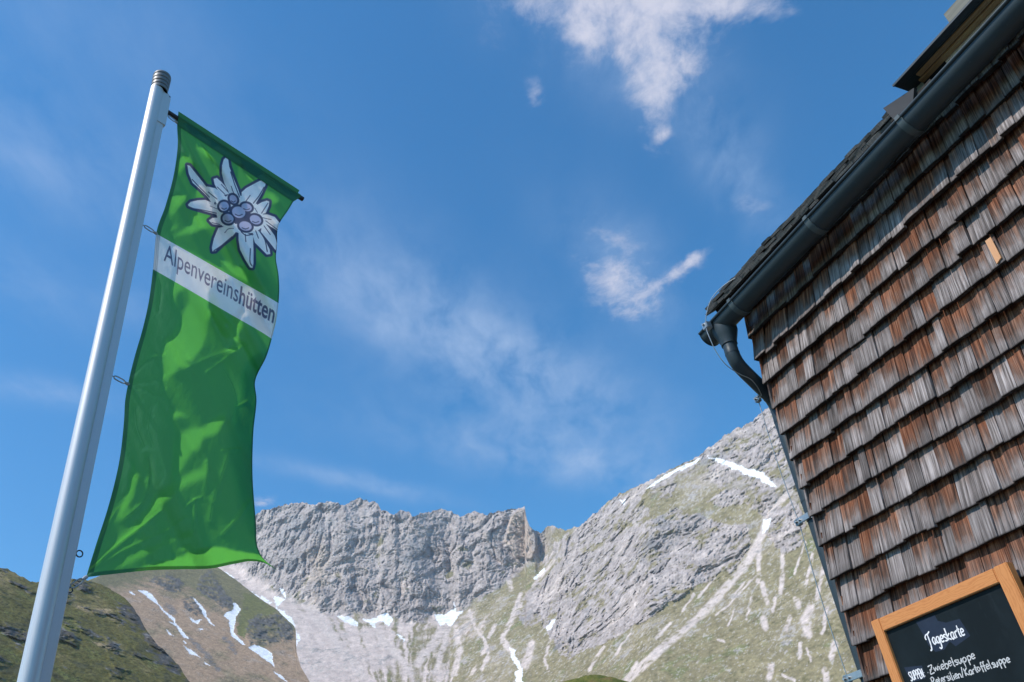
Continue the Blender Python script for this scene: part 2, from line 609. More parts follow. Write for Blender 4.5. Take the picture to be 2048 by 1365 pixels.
SCREE = [Z5(q) + [wd / 2.416] for q, wd in (
    ([(1400, 440), (1330, 520), (1270, 640), (1200, 780), (1100, 900), (950, 1060), (800, 1190), (600, 1370)], 27),
    ([(1290, 540), (1250, 680), (1250, 790)], 20), ([(1252, 780), (1248, 880)], 17), ([(1268, 885), (1290, 985)], 17),
    ([(1365, 750), (1362, 850), (1356, 935)], 17), ([(1475, 690), (1420, 840)], 8), ([(1510, 750), (1480, 890)], 12), ([(1560, 820), (1530, 960)], 16),
    ([(1235, 850), (1100, 995), (1040, 1040)], 8), ([(1040, 860), (960, 950)], 9), ([(940, 940), (880, 1020)], 9), ([(630, 1130), (560, 1230)], 9),
    ([(1140, 1010), (1100, 1090)], 7), ([(1215, 950), (1190, 1060)], 10), ([(870, 1120), (700, 1260), (590, 1370)], 20),
    ([(98, 940), (30, 1120), (8, 1170), (60, 1230)], 14), ([(340, 680), (160, 900), (80, 1010)], 12), ([(1580, 1000), (1560, 1130)], 14),
    ([(500, 1190), (430, 1310)], 12), ([(250, 1130), (215, 1250), (235, 1310)], 10), ([(150, 1180), (100, 1300)], 16),
    ([(1500, 1010), (1470, 1060), (1490, 1130)], 34), ([(1270, 1060), (1280, 1100)], 26), ([(1450, 1180), (1450, 1250)], 14),
    ([(1480, 1200), (1500, 1260)], 10), ([(1310, 1280), (1300, 1340)], 24), ([(1570, 1310), (1580, 1350)], 26), ([(1370, 1330), (1420, 1360)], 12),
    ([(1620, 1180), (1600, 1240)], 24), ([(1400, 1050), (1380, 1110)], 18), ([(1180, 880), (1120, 960)], 7), ([(1330, 960), (1320, 1020)], 12),
    ([(820, 1080), (760, 1150)], 12), ([(1430, 960), (1440, 1000)], 22), ([(660, 1270), (640, 1300)], 14), ([(1055, 1160), (1080, 1170)], 10))]
SCREE += [Z4(q) + [wd / 3.37] for q, wd in (
    ([(1300, 985), (1260, 1080), (1180, 1160), (1130, 1240)], 46), ([(1340, 985), (1310, 1100), (1250, 1300)], 30), ([(1390, 1000), (1410, 1150), (1380, 1300)], 34),
    ([(1480, 880), (1520, 1000), (1580, 1080), (1610, 1180), (1560, 1280)], 18), ([(1820, 850), (1760, 960), (1700, 1060), (1750, 1140)], 26),
    ([(1210, 600), (1290, 700), (1350, 770)], 40), ([(620, 590), (660, 620)], 12), ([(860, 1000), (900, 1090), (1000, 1180), (1080, 1300)], 40),
    ([(340, 760), (430, 900), (600, 1120), (760, 1330)], 50), ([(1740, 660), (1760, 740)], 24), ([(1650, 980), (1610, 1060)], 22), ([(1900, 1100), (1860, 1250)], 40))]
MROCK = [Z5(q) for q in (
    [(90, 980), (210, 850), (330, 740), (470, 720), (560, 640), (700, 590), (850, 520), (950, 560), (1060, 590), (1190, 600), (1210, 700), (1130, 830),
     (1040, 880), (960, 880), (850, 960), (700, 1060), (540, 1160), (430, 1200), (330, 1260), (270, 1200), (200, 1090), (120, 1100), (70, 1040)],
    [(400, 600), (500, 510), (640, 440), (700, 480), (720, 560), (600, 620), (480, 700), (350, 740), (200, 800), (260, 700)],
    [(1300, 540), (1420, 480), (1480, 600), (1460, 700), (1380, 740), (1300, 690), (1280, 640)], [(1220, 400), (1320, 420), (1350, 470), (1270, 560), (1220, 520)],
    [(780, 420), (850, 400), (830, 470), (780, 470)], [(1060, 430), (1200, 430), (1200, 500), (1080, 520), (1000, 490)], [(1060, 360), (1100, 400), (1060, 430), (1030, 400)])]
DARKROCK = [Z5(q) for q in ([(640, 720), (780, 640), (900, 560), (990, 560), (1000, 620), (880, 680), (810, 760), (780, 860), (700, 820)],
                            [(850, 540), (900, 520), (890, 560)], [(120, 1030), (170, 1000), (130, 1110)], [(250, 1190), (300, 1150), (320, 1180), (270, 1210)])]
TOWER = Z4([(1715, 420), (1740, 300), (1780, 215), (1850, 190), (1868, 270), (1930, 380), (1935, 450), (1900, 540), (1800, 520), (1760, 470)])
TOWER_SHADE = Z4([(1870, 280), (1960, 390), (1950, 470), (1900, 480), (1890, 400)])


def poly_mask(polys, X, Y):
    m = np.zeros(X.shape, bool)
    for q in polys:
        m |= inside(q, X, Y)
    return m.astype(float)


def warp_xy(X, Y, P, s, amp):
    a = fbm(P / s, 4, 0.6)
    b = fbm(P / s + 31.7, 4, 0.6)
    return X + a * amp, Y + b * amp


_cache = {}


def main_masks(X, Y, P):
    if 'main' in _cache:
        return _cache['main']
    Xw, Yw = warp_xy(X, Y, P, 22.0, 13.0)
    Xs, Ys = warp_xy(X, Y, P, 12.0, 5.5)
    # lower limit of the great rock wall
    foot = np.interp(Xw, [300, 480, 520, 560, 620, 680, 760, 830, 860, 900, 950, 990, 1030, 1060, 1085, 1110],
                     [1100, 1130, 1165, 1190, 1212, 1228, 1236, 1246, 1232, 1228, 1205, 1185, 1150, 1130, 1110, 1090])
    wall = smst(foot - Yw + 26 * fbm(P / 26.0 + 14, 4, .6), -8, 8) * (1 - smst(Xw, 1075, 1112))
    mrock = np.clip(poly_mask(MROCK, Xw, Yw) + smst(Xw + 0.9 * Yw - 2235, 0, 40) * smst(1010 - Yw + 0.2 * (Xw - 1500), 0, 60) * (Xw > 1380), 0, 1)
    upper = np.interp(Xw, [1050, 1200, 1300, 1400, 1460, 1560, 1700, 2300], [1075, 1045, 1000, 935, 925, 960, 1000, 1020])
    peak = smst(upper - Yw, -8, 14) * smst(Xw, 1085, 1110)
    snow = poly_mask(SNOW_MAIN, Xs, Ys)
    scree = np.zeros(X.shape)
    for s in SCREE:
        d = stroke_dist(s[:-1], Xs, Ys, 40)
        scree = np.maximum(scree, 1 - smst(d, s[-1] * 0.35, s[-1] * 0.9))
    _cache['main'] = (wall, mrock, peak, snow, scree, Xw, Yw, Xs, Ys)
    return _cache['main']


def main_slope(X, Y):
    foot = np.interp(X, [300, 480, 520, 560, 620, 680, 760, 830, 860, 900, 950, 990, 1030, 1060, 1085, 1110],
                     [1100, 1130, 1165, 1190, 1212, 1228, 1236, 1246, 1232, 1228, 1205, 1185, 1150, 1130, 1110, 1090])
    s = np.where((Y < foot) & (X < 1105), 62.0, 34.0)
    s = np.where((X >= 1105) & (Y < 1300), np.interp(Y, [850, 1000, 1100, 1200, 1300], [46, 47, 45, 40, 34]), s)
    return s


def main_relief(X, Y, P):
    wall, mrock, peak, snow, scree, *_ = main_masks(X, Y, P)
    rock = np.clip(wall + mrock * 0.9 + peak * 0.7, 0, 1)
    rock = rock * (1 - 0.8 * snow) * (1 - 0.5 * scree)
    q = P.copy()
    wq = np.stack([fbm(P / 60.0 + 2, 3), fbm(P / 60.0 + 12, 3), fbm(P / 60.0 + 22, 3)], -1) * 26.0
    q = q + wq
    q[..., 2] *= 0.66                                      # upright fissures on the wall
    right = smst(X, 1060, 1160)
    # slanting strata on the right-hand mountain
    c, s = math.cos(RAD(38)), math.sin(RAD(38))
    q2 = np.stack([(P[..., 0] * c + P[..., 2] * s) * 0.5, P[..., 1] * 0.7, (-P[..., 0] * s + P[..., 2] * c) * 0.95], -1) + wq * 0.8
    q = q * (1 - right[..., None]) + q2 * right[..., None]
    big = fbm(q / 95.0, 3, 0.5, True)
    mid_ = fbm(q / 30.0, 4, 0.55, True)
    fine = fbm(q / 6.0 + 5.0, 4, 0.62, True)
    soft = fbm(P / 60.0 + 9.0, 4, 0.45)
    rb = blur(blur(rock, 15, 0), 21, 1)
    fq_ = np.stack([(P[..., 0] + 0.5 * wq[..., 0]) / 34.0, P[..., 1] / 60.0, (P[..., 2] + wq[..., 1]) / 150.0], -1)
    fis = sum(wg_ * np.clip(1 - 2.4 * np.abs(perlin(fq_ * sc_ + 7 * sc_)), 0, 1) ** 4 for sc_, wg_ in ((1.0, .8), (2.1, .55), (4.6, .4)))
    fis = fis * (0.35 + smst(fbm(P / 50.0 + 3, 3), -.2, .3))
    big, mid_, fine = big - big.mean(), mid_ - mid_.mean(), fine - fine.mean()
    ledge = np.abs(np.mod(P[..., 2] / 27.0 + 0.9 * fbm(P / 45.0 + 7, 3), 1.0) - 0.5)
    rel = -rb * (16.0 * big + 6.0 * mid_ - 6.0 * ledge) - rock * (4.2 + 0.6 * right) * (fine + 0.5 * fbm(q / 2.4, 2, .6, True)) + 8.0 * rb * fis * (1 - 0.4 * right) - rb * right * 1.5 * mid_ - (1 - rb) * (4.5 * soft + 1.4 * fbm(P / 12.0, 3)) - 6.0 * rb * right
    rel -= 16.0 * blur(blur(inside(TOWER, X, Y).astype(float), 5, 0), 3, 1)
    rel += 9.0 * blur(blur(poly_mask(DARKROCK, X, Y), 15, 0), 21, 1)
    return rel


def main_cover(X, Y, P):
    wall, mrock, peak, snow, scree, Xw, Yw, Xs, Ys = main_masks(X, Y, P)
    n1, n2, n3 = fbm(P / 70.0 + 3, 4), fbm(P / 22.0 + 8, 4, 0.6), fbm(P / 7.0 + 1, 3, 0.6)
    grass_c = np.array([.240, .208, .118])
    cov = np.ones(X.shape + (3,)) * grass_c
    cov = paint(cov, smst(n1 + 0.5 * n2, -0.02, 0.35), (.305, .262, .172))
    cov = paint(cov, smst(n2 - 0.4 * n1, 0.12, 0.4), (.185, .190, .085))
    cov = paint(cov, smst(n2 + n1, 0.25, 0.6) * smst(1010 - X, 0, 60), (.29, .22, .15))
    f1, f2 = fbm(P / 4.2 + 2, 3, .6), fbm(P / 1.7 + 6, 2, .6)
    cov = cov * np.clip(1 + 0.45 * f1 + 0.35 * f2, .55, 1.6)[..., None]
    cov = paint(cov, smst(-f1 - 0.5 * n2, 0.30, 0.45) * 0.7, (.13, .125, .055))
    # light scree apron below the wall
    q = np.stack([(Xw + 0.5 * (Yw - 1200) * np.clip((X - 810) / 120.0, -1.3, 1.0)) / 13.0, Yw / 120.0, X * 0 + 2.0], -1)
    streak = fbm(q, 4, 0.6)
    ap = smst(np.interp(Xw, [520, 560, 760, 840, 900, 1010], [1.0, 0.95, 0.75, 0.45, 0.35, 0.0]) + 0.8 * streak + 0.5 * n1 + 0.4 * n2, 0.30, 0.62) * (Xw < 1040)
    cov = paint(cov, ap, (.56, .47, .425), 1 + 0.35 * streak + 0.25 * n3)
    cov = paint(cov, smst(n3 + 0.5 * n2 + 0.3 * n1, 0.34, 0.5) * 0.8, (.44, .41, .37))
    dn = np.stack([(X * .75 + Y * .65) / 5.0, (-X * .65 + Y * .75) / 16.0, X * 0 + 6.0], -1)
    cov = paint(cov, smst(fbm(dn, 3, 0.65) + 0.35 * n2 + 0.3 * n1, 0.26, 0.44) * 0.85 * (X > 900), (.43, .39, .35))
    cov = paint(cov, smst(fbm(P / 3.0 + 4, 2, 0.6) + 0.4 * n1, 0.42, 0.5) * 0.8, (.46, .42, .39))
    cov = paint(cov, scree * smst(n3 + 0.5 * n2, -0.5, -0.1), (.56, .48, .435), 1 + 0.25 * n3)
    cov = paint(cov, smst(f2 + 0.5 * f1 + 0.3 * n2, 0.36, 0.46) * 0.8, (.40, .37, .345))
    outc = smst(n2 + 0.5 * n1 + 0.4 * f1, 0.34, 0.46) * (Y < 1330)
    cov = paint(cov, outc * 0.85, (.31, .285, .27), np.clip(1 + 0.8 * f2 + 0.4 * f1, .5, 1.6))
    rockv = 1 + 0.4 * n2 + 0.55 * n3 + 0.5 * fbm(P / 2.6 + 3, 3, .65) + 0.3 * fbm(np.stack([X / 3.0, Y / 16.0, X * 0], -1), 3, .6)
    rc = np.ones(X.shape + (3,)) * np.array([.375, .330, .310])
    rc = paint(rc, smst(n1 + 0.6 * n2, 0.15, 0.5), (.46, .40, .365))
    rc = paint(rc, smst(-n1 + 0.7 * n2, 0.22, 0.55), (.26, .245, .24))
    warm = smst(-np.abs(Xw - 640) + 26 + 90 * n2, 0, 25) * smst(Yw, 1065, 1100) + smst(-np.abs(Xw - 960) + 14 + 70 * n2, 0, 20) * smst(1080 - Yw, 0, 20)
    rc = paint(rc, 0.75 * np.clip(warm, 0, 1), (.42, .34, .275))
    cov = paint(cov, np.clip(mrock + peak, 0, 1) * smst(n2 + 0.7 * n3 + 0.6 * n1 + 0.10 * mrock, -0.30, 0.0), rc, np.clip(rockv, 0.5, 1.6))
    cov = paint(cov, wall, rc, np.clip(rockv, 0.55, 1.6))
    stain = fbm(np.stack([Xw / 9.0, Yw / 60.0, X * 0 + 3], -1), 3, .6)
    cov = paint(cov, wall * smst(stain + 0.4 * n1, 0.18, 0.42) * 0.6, (.44, .355, .30), np.clip(rockv, .6, 1.4))
    cov = paint(cov, wall * smst(n1 * 0.6 + n2 - 0.15 * n3, 0.30, 0.46) * smst(Y, 1030, 1060), (.20, .185, .11))
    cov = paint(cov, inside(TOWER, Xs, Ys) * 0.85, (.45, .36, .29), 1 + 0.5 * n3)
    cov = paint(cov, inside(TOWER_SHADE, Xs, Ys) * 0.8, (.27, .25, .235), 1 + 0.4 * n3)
    dk = poly_mask(DARKROCK, Xw, Yw)
    cov = paint(cov, dk * smst(n2 + n3 + 0.6 * fbm(P / 2.6, 2), -0.1, 0.4) * 0.8, (.19, .185, .185))
    cov = paint(cov, snow * smst(n3 + 0.7 * n2, -0.75, -0.55), (.82, .84, .87), np.clip(1 + 0.25 * n2 + 0.15 * n3, .7, 1.05))
    return np.clip(cov, 0.01, 0.95)


mat_mountain = mountain_material("limestone_and_alpine_turf", 0.11, 2.2)
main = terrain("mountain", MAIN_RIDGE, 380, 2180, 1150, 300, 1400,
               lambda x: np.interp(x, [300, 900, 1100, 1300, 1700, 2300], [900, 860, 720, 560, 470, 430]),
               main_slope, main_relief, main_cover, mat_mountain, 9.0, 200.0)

# --- brown spur with old snow in its gullies
SPUR_RIDGE = [(-250, 1120), (100, 1170), (160, 1168), (200, 1152), (250, 1140), (300, 1128), (360, 1116), (410, 1118), (447, 1143), (474, 1162),
              (502, 1184), (527, 1203), (551, 1217), (570, 1236), (588, 1252), (592, 1262), (588, 1280), (592, 1300), (602, 1335), (640, 1398)]
SPUR_DARK = [Z6(q) for q in ([(240, 200), (430, 130), (560, 180), (600, 260), (560, 330), (400, 320), (260, 220)],
                             [(750, 180), (880, 100), (960, 230), (1030, 330), (1120, 440), (1090, 520), (1000, 500), (880, 400), (740, 300)],
                             [(560, 430), (700, 370), (820, 560), (740, 570), (600, 470)],
                             [(1235, 700), (1290, 600), (1430, 540), (1600, 580), (1720, 690), (1715, 860), (1560, 830), (1440, 880), (1380, 880), (1290, 860), (1230, 760)])]


def spur_masks(X, Y, P):
    if 'spur' not in _cache:
        Xw, Yw = warp_xy(X, Y, P, 9.0, 9.0)
        Xs, Ys = warp_xy(X, Y, P, 6.0, 3.0)
        _cache['spur'] = (poly_mask(SPUR_DARK, Xw, Yw), poly_mask(SNOW_SPUR, Xs, Ys), Xw, Yw)
    return _cache['spur']


def spur_relief(X, Y, P):
    dk, sn, *_ = spur_masks(X, Y, P)
    db = blur(blur(dk, 9, 0), 9, 1)
    a, b = fbm(P / 14.0, 4, 0.6, True), fbm(P / 4.0, 3, 0.6, True)
    return blur(-(1.6 * fbm(P / 22.0, 4)) - db * (5.0 * (a - a.mean()) + 2.2 * (b - b.mean())) - 1.5 * db + 0.8 * sn, 3, 0)


def spur_cover(X, Y, P):
    dk, sn, Xw, Yw = spur_masks(X, Y, P)
    n1, n2, n3 = fbm(P / 30.0 + 3, 4), fbm(P / 10.0 + 8, 4, 0.6), fbm(P / 3.2 + 1, 3, 0.6)
    cov = np.ones(X.shape + (3,)) * np.array([.41, .285, .19])
    cov = paint(cov, smst(n1 + 0.4 * n2, 0.02, 0.35), (.30, .235, .145), 1 + 0.2 * n3)
    cov = paint(cov, smst(n2 - 0.5 * n1, 0.15, 0.45), (.43, .325, .245))
    line = np.interp(Xw, [200, 300, 380, 440, 520, 600], [1190, 1165, 1190, 1205, 1300, 1260])
    cov = paint(cov, smst(line - Yw + 30 * n2, -14, 18), (.20, .180, .095), 1 + 0.5 * n2)
    cov = paint(cov, smst(inside(Z6([(1130, 760), (1190, 560), (1230, 330), (1400, 430), (1560, 520), (1300, 620), (1230, 800)]), Xw, Yw) + 0.3 * n3, 0.4, 0.6), (.17, .17, .065))
    for q, wd in ((Z6([(660, 810), (800, 940), (960, 1130)]), 6.0), (Z6([(1030, 800), (1130, 950)]), 6.0), (Z6([(420, 480), (500, 540)]), 7.0)):
        cov = paint(cov, (1 - smst(stroke_dist(q, Xw, Yw, 30), wd * 0.5, wd * 1.1)) * smst(n3, -0.4, 0), (.235, .205, .185))
    n4 = fbm(P / 1.3 + 5, 3, 0.65)
    cov = cov * np.clip(1 + 0.5 * n4 + 0.3 * n3, 0.5, 1.5)[..., None]
    cov = paint(cov, smst(n4 + 0.6 * n2 + 0.3 * n1, 0.30, 0.42) * 0.8, (.11, .10, .07))
    cov = paint(cov, dk * smst(n2 + 0.6 * n3 + 0.3 * n4, -0.25, 0.10), (.125, .12, .11), 1 + 0.7 * n3)
    cov = paint(cov, sn, (.86, .88, .92))
    return np.clip(cov, 0.01, 0.95)


mat_spur = mountain_material("dry_turf_slope", 0.35, 0.6)
spur = terrain("mountain_spur", SPUR_RIDGE, -240, 640, 640, 230, 1400, lambda x: np.interp(x, [-240, 200, 640], [420, 470, 560]),
               lambda X, Y: np.full(X.shape, 36.0), spur_relief, spur_cover, mat_spur, 2.0, 90.0)

# --- dark green hill, nearest of the slopes
HILL_RIDGE = [(-400, 1040), (-120, 1105), (0, 1136), (15, 1139), (32, 1147), (52, 1158), (61, 1164), (75, 1165), (100, 1162), (138, 1158), (170, 1160),
              (205, 1170), (250, 1196), (265, 1214), (279, 1235), (293, 1262), (314, 1288), (336, 1309), (357, 1331), (377, 1362), (420, 1398)]


def hill_relief(X, Y, P):
    k = fbm(P / 16.0 + 4, 4, 0.55)
    _cache['hk'] = k
    return -(2.6 * fbm(P / 30.0, 4)) - 3.6 * smst(k, 0.0, 0.30) * fbm(P / 6.0, 4, 0.6, True) - 0.8 * fbm(P / 4.0, 3) - 0.35 * fbm(P / 1.2, 3, .6)


def hill_cover(X, Y, P):
    n1, n2, n3 = fbm(P / 24.0 + 3, 4), fbm(P / 8.0 + 8, 4, 0.6), fbm(P / 2.4 + 1, 3, 0.6)
    cov = np.ones(X.shape + (3,)) * np.array([.130, .116, .036])
    cov = paint(cov, smst(n1 + 0.6 * n2, 0.05, 0.4), (.205, .168, .070))
    cov = paint(cov, smst(n2 - 0.5 * n1, 0.10, 0.4), (.165, .165, .052), 1 + 0.3 * n3)
    cov = paint(cov, smst(n2 + 0.5 * n1, 0.34, 0.55), (.40, .30, .17))
    cov = paint(cov, smst(-n2 - 0.3 * n1 + 0.3 * n3, 0.10, 0.34), (.082, .078, .036))
    n4 = fbm(P * np.array([1.0, 1.0, 2.0]) / 1.1 + 5, 4, 0.65)
    cov = cov * np.clip(1.1 + 1.3 * n4 + 0.7 * n3, 0.4, 2.0)[..., None]
    cov = paint(cov, smst(n4 + 0.5 * n2 + 0.25 * n3, 0.20, 0.34) * 0.85, (.052, .048, .027))
    dist = stroke_dist([(250, 1196), (279, 1235), (314, 1288), (377, 1362)], X, Y, 60)
    rockm = np.clip(smst(_cache['hk'] + 0.35 * n3 + 0.30 * smst(40 - dist, 0, 40), 0.11, 0.27), 0, 1)
    cov = paint(cov, rockm * smst(n3, -0.6, 0.0), (.085, .082, .078), 1 + 0.9 * n3)
    cov = paint(cov, rockm * smst(n3 + 0.4 * n2, 0.30, 0.5), (.27, .25, .23))
    return np.clip(cov, 0.01, 0.95)


mat_hill = mountain_material("rough_alpine_pasture", 0.9, 0.35)
hill = terrain("hill", HILL_RIDGE, -400, 420, 520, 220, 1400, lambda x: np.interp(x, [-400, 0, 420], [190, 210, 260]),
               lambda X, Y: np.full(X.shape, 35.0), hill_relief, hill_cover, mat_hill, 3.6, 60.0)

# --- valley floor, unseen gravel sheet added for bounce light, and a grassy knoll in front of the slopes
mg, t = material("alpine_meadow")
geo = t.n('ShaderNodeNewGeometry')
gcol = t.mix(t.noise(geo.outputs['Position'], 0.8, 6, .6), (.05, .075, .018), (.14, .14, .045))
gcol = t.mix(t.maprange(t.noise(geo.outputs['Position'], 6.0, 4, .6), .55, .7), gcol, (.17, .16, .07))
principled(t, gcol, 0.95, 0, t.bump(t.noise(geo.outputs['Position'], 9.0, 5, .7), .8, .15), .15)
ground = mesh_obj("ground", [(-2600, -2600, 0), (2600, -2600, 0), (2600, 2600, 0), (-2600, 2600, 0)], [(0, 1, 2, 3)], mg)
tag(ground, kind='structure')
mgv, t = material("bounce_gravel")
gp = t.n('ShaderNodeNewGeometry').outputs['Position']
principled(t, t.mix(t.noise(gp, 40.0, 5, .7), (.07, .065, .06), (.17, .16, .145)), .95, 0, t.bump(t.noise(gp, 60.0, 4, .7), .8, .02), .15)
terr = mesh_obj("bounce_terrace", [(11 * math.cos(a) * (1 + .06 * math.sin(5 * a)), 2 + 11 * math.sin(a), .004) for a in np.linspace(0, 2 * math.pi, 48, endpoint=False)], [tuple(range(48))], mgv)
tag(terr, kind='structure')
mk, t = material("knoll_turf")
gp = t.n('ShaderNodeNewGeometry').outputs['Position']
kc_ = t.mix(t.maprange(t.noise(gp, 1.2, 6, .65), .35, .65), (.075, .10, .022), (.19, .18, .05))
kc_ = t.mix(t.maprange(t.noise(gp, 0.5, 4, .6), .52, .62), kc_, (.21, .155, .06))
principled(t, kc_, .95, 0, t.bump(t.noise(gp, 4.0, 5, .7), .9, .25), .1)
kt = ray(1163, 1343)
kt = kt / math.hypot(kt[0], kt[1])
kc = CAM + kt * 95.0
N = 130
gx, gy = np.meshgrid(np.linspace(-34, 34, N), np.linspace(-34, 34, N))
KP = np.stack([kc[0] + gx, kc[1] + gy, gx * 0], -1)
rr = gx ** 2 * 0.85 + gy ** 2 * 1.3
KP[..., 2] = kc[2] * np.exp(-rr / (2 * 13.0 ** 2)) + 0.8 * fbm(KP / 2.5, 5, .6) * np.exp(-rr / 600) + 0.25 * fbm(KP / .9, 3, .6) - 0.6
kn = grid_mesh("grass_knoll", KP, mk)
tag(kn, kind='structure')

# ------------------------------------------------------------------ the hut
D_WALL = 3.0
W_FAR = np.array([-0.45449808, 0.89074772, 0.0])            # along the wall, away from the viewer
T_DIR = -W_FAR                                              # local x of the hut
N_OUT = np.array([-0.89074772, -0.45449808, 0.0])           # wall normal, towards the viewer
S_CORNER = -2.893
HUT_LOC = CAM - D_WALL * N_OUT + T_DIR * S_CORNER
HUT_LOC[2] = 0.0
hut = empty("mountain_hut", HUT_LOC, math.atan2(T_DIR[1], T_DIR[0]))
tag(hut, "weathered wood shingle hut with grey metal gutter and downpipe", "hut")


def hut_pt(u, v, e):
    """where the sight line (u,v) meets the plane e metres in front of the wall -> hut-local (x, -e, z)"""
    r = ray(u, v)
    tt = -(D_WALL - e) / (N_OUT @ r)
    P = tt * r
    return np.array([P @ T_DIR - S_CORNER, -e, P[2] + CAM[2]])


def to_world(p):
    return HUT_LOC + T_DIR * p[0] - N_OUT * p[1] + np.array([0, 0, p[2]])


def project(P):
    q = ROT.T @ (np.asarray(P) - CAM)
    return IMG_W / 2 + FOC * q[0] / -q[2], IMG_H / 2 - FOC * q[1] / -q[2]


# --- weathered shingle material: grain along the board, silver where washed, rust brown where sheltered
mat_shingle, t = material("weathered_larch_shingle")
tint = t.n('ShaderNodeSeparateColor'); t.link(t.attr('tint'), tint.inputs[0])
rust_t, dark_t, seed = tint.outputs[0], tint.outputs[1], tint.outputs[2]
lc = t.n('ShaderNodeSeparateColor'); t.link(t.attr('place'), lc.inputs[0])
px_, pv_ = lc.outputs[0], lc.outputs[1]                     # metres across, metres up from the butt
seedz = t.math('MULTIPLY', seed, 91.7)
wob = t.math('MULTIPLY', t.noise(t.xyz(t.math('MULTIPLY', px_, 14.0), t.math('MULTIPLY', pv_, 9.0), seedz), 1.0, 2.0, .5), 0.006)
pxw = t.math('ADD', px_, wob)
g1 = t.noise(t.xyz(t.math('MULTIPLY', pxw, 420.0), t.math('MULTIPLY', pv_, 5.0), seedz), 1.0, 3.0, .6)
g2 = t.noise(t.xyz(t.math('MULTIPLY', pxw, 95.0), t.math('MULTIPLY', pv_, 3.0), seedz), 1.0, 3.0, .55)
g3 = t.noise(t.xyz(t.math('MULTIPLY', px_, 20.0), t.math('MULTIPLY', pv_, 12.0), t.math('ADD', seedz, 5.0)), 1.0, 3.0, .5)
grain = t.math('ADD', t.math('MULTIPLY', t.math('ADD', t.math('MULTIPLY', g1, 0.42), t.math('MULTIPLY', g2, 0.58)), 1.15), -0.065)
grey = t.ramp(grain, [(0.34, (.045, .038, .034)), (0.45, (.185, .158, .150)), (0.54, (.315, .275, .266)), (0.67, (.50, .45, .44))])
rust = t.ramp(grain, [(0.34, (.030, .011, .007)), (0.45, (.120, .044, .024)), (0.54, (.220, .086, .046)), (0.68, (.40, .20, .125))])
brown = t.ramp(grain, [(0.34, (.026, .015, .012)), (0.45, (.105, .060, .045)), (0.54, (.185, .115, .088)), (0.68, (.36, .255, .21))])
rf = t.math('ADD', t.math('ADD', rust_t, t.math('MULTIPLY', t.math('SUBTRACT', g2, 0.5), 1.15)),
            t.math('ADD', t.math('MULTIPLY', t.math('SUBTRACT', pv_, 0.08), 6.5), t.math('MULTIPLY', t.math('SUBTRACT', g3, 0.5), 0.9)))
col = t.mix(t.maprange(rf, 0.16, 0.55), grey, brown)
col = t.mix(t.maprange(rf, 0.55, 0.98), col, rust)
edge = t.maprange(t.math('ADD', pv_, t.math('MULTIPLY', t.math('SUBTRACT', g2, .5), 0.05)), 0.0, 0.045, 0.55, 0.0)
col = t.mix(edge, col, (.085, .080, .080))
col = t.mix(t.maprange(pv_, 0.0, 0.007, 0.85, 0.0), col, (.022, .020, .020))  # near-black butts: shade under each course put into the colour
k = t.maprange(dark_t, 0.0, 1.0, 0.42, 1.06)
col = t.vmath('SCALE', col, s=k)
principled(t, col, 0.9, 0.0, t.bump(grain, 0.75, 0.005), 0.12)

mat_darkwood, t = material("dark_roof_wood")
tcn = t.n('ShaderNodeTexCoord')
gr = t.noise(t.vmath('MULTIPLY', tcn.outputs['Object'], t.xyz(30.0, 4.0, 4.0)), 2.0, 4, .6)
principled(t, t.ramp(gr, [(.3, (.016, .015, .014)), (.7, (.05, .046, .042))]), .9, 0, t.bump(gr, .4, .004), .2)
mat_roofsh, t = material("grey_roof_shingle")
tint2 = t.n('ShaderNodeSeparateColor'); t.link(t.attr('tint'), tint2.inputs[0])
gr = t.noise(t.vmath('MULTIPLY', t.n('ShaderNodeTexCoord').outputs['Object'], t.xyz(120.0, 8.0, 8.0)), 1.0, 4, .6)
principled(t, t.vmath('SCALE', t.ramp(gr, [(.3, (.07, .065, .06)), (.7, (.22, .21, .2))]), s=t.maprange(tint2.outputs[1], 0, 1, .5, 1.2)), .9, 0, t.bump(gr, .4, .004), .2)
mat_metal, t = material("anthracite_coated_sheet")
gn = t.noise(t.n('ShaderNodeTexCoord').outputs['Object'], 8.0, 4, .6)
sp = t.maprange(t.noise(t.n('ShaderNodeTexCoord').outputs['Object'], 160.0, 2, .5), .72, .78)
principled(t, t.mix(t.math('MULTIPLY', sp, .5), t.mix(gn, (.026, .040, .050), (.040, .058, .070)), (.2, .21, .22)), t.maprange(gn, 0.2, .8, .38, .5), .1, None, .4)
mat_bracket, t = material("coated_strap")
principled(t, (.075, .10, .11), .5, .1, None, .4)
mat_sheet, t = material("matt_grey_flashing")
principled(t, (.055, .058, .065), .75, 0, None, .2)
mat_zinc, t = material("galvanised_steel")
gn = t.noise(t.n('ShaderNodeTexCoord').outputs['Object'], 60.0, 4, .6)
principled(t, t.mix(gn, (.30, .33, .35), (.46, .49, .51)), .42, .7)
mat_plaster, t = material("pale_render")
gn = t.noise(t.n('ShaderNodeTexCoord').outputs['Object'], 20.0, 5, .6)
principled(t, t.mix(gn, (.62, .56, .53), (.72, .67, .65)), .9)
mat_eavewood, t = material("brown_eaves_board")
gr = t.noise(t.vmath('MULTIPLY', t.n('ShaderNodeTexCoord').outputs['Object'], t.xyz(3.0, 60.0, 60.0)), 1.0, 5, .6)
principled(t, t.ramp(gr, [(.3, (.30, .18, .09)), (.55, (.50, .32, .17)), (.75, (.56, .45, .22))]), .8, 0, t.bump(gr, .3, .003), .25)
mat_paleboard, t = material("silvered_board")
gr = t.noise(t.vmath('MULTIPLY', t.n('ShaderNodeTexCoord').outputs['Object'], t.xyz(4.0, 60.0, 60.0)), 1.0, 5, .6)
principled(t, t.ramp(gr, [(.3, (.13, .13, .11)), (.7, (.22, .22, .19))]), .85)

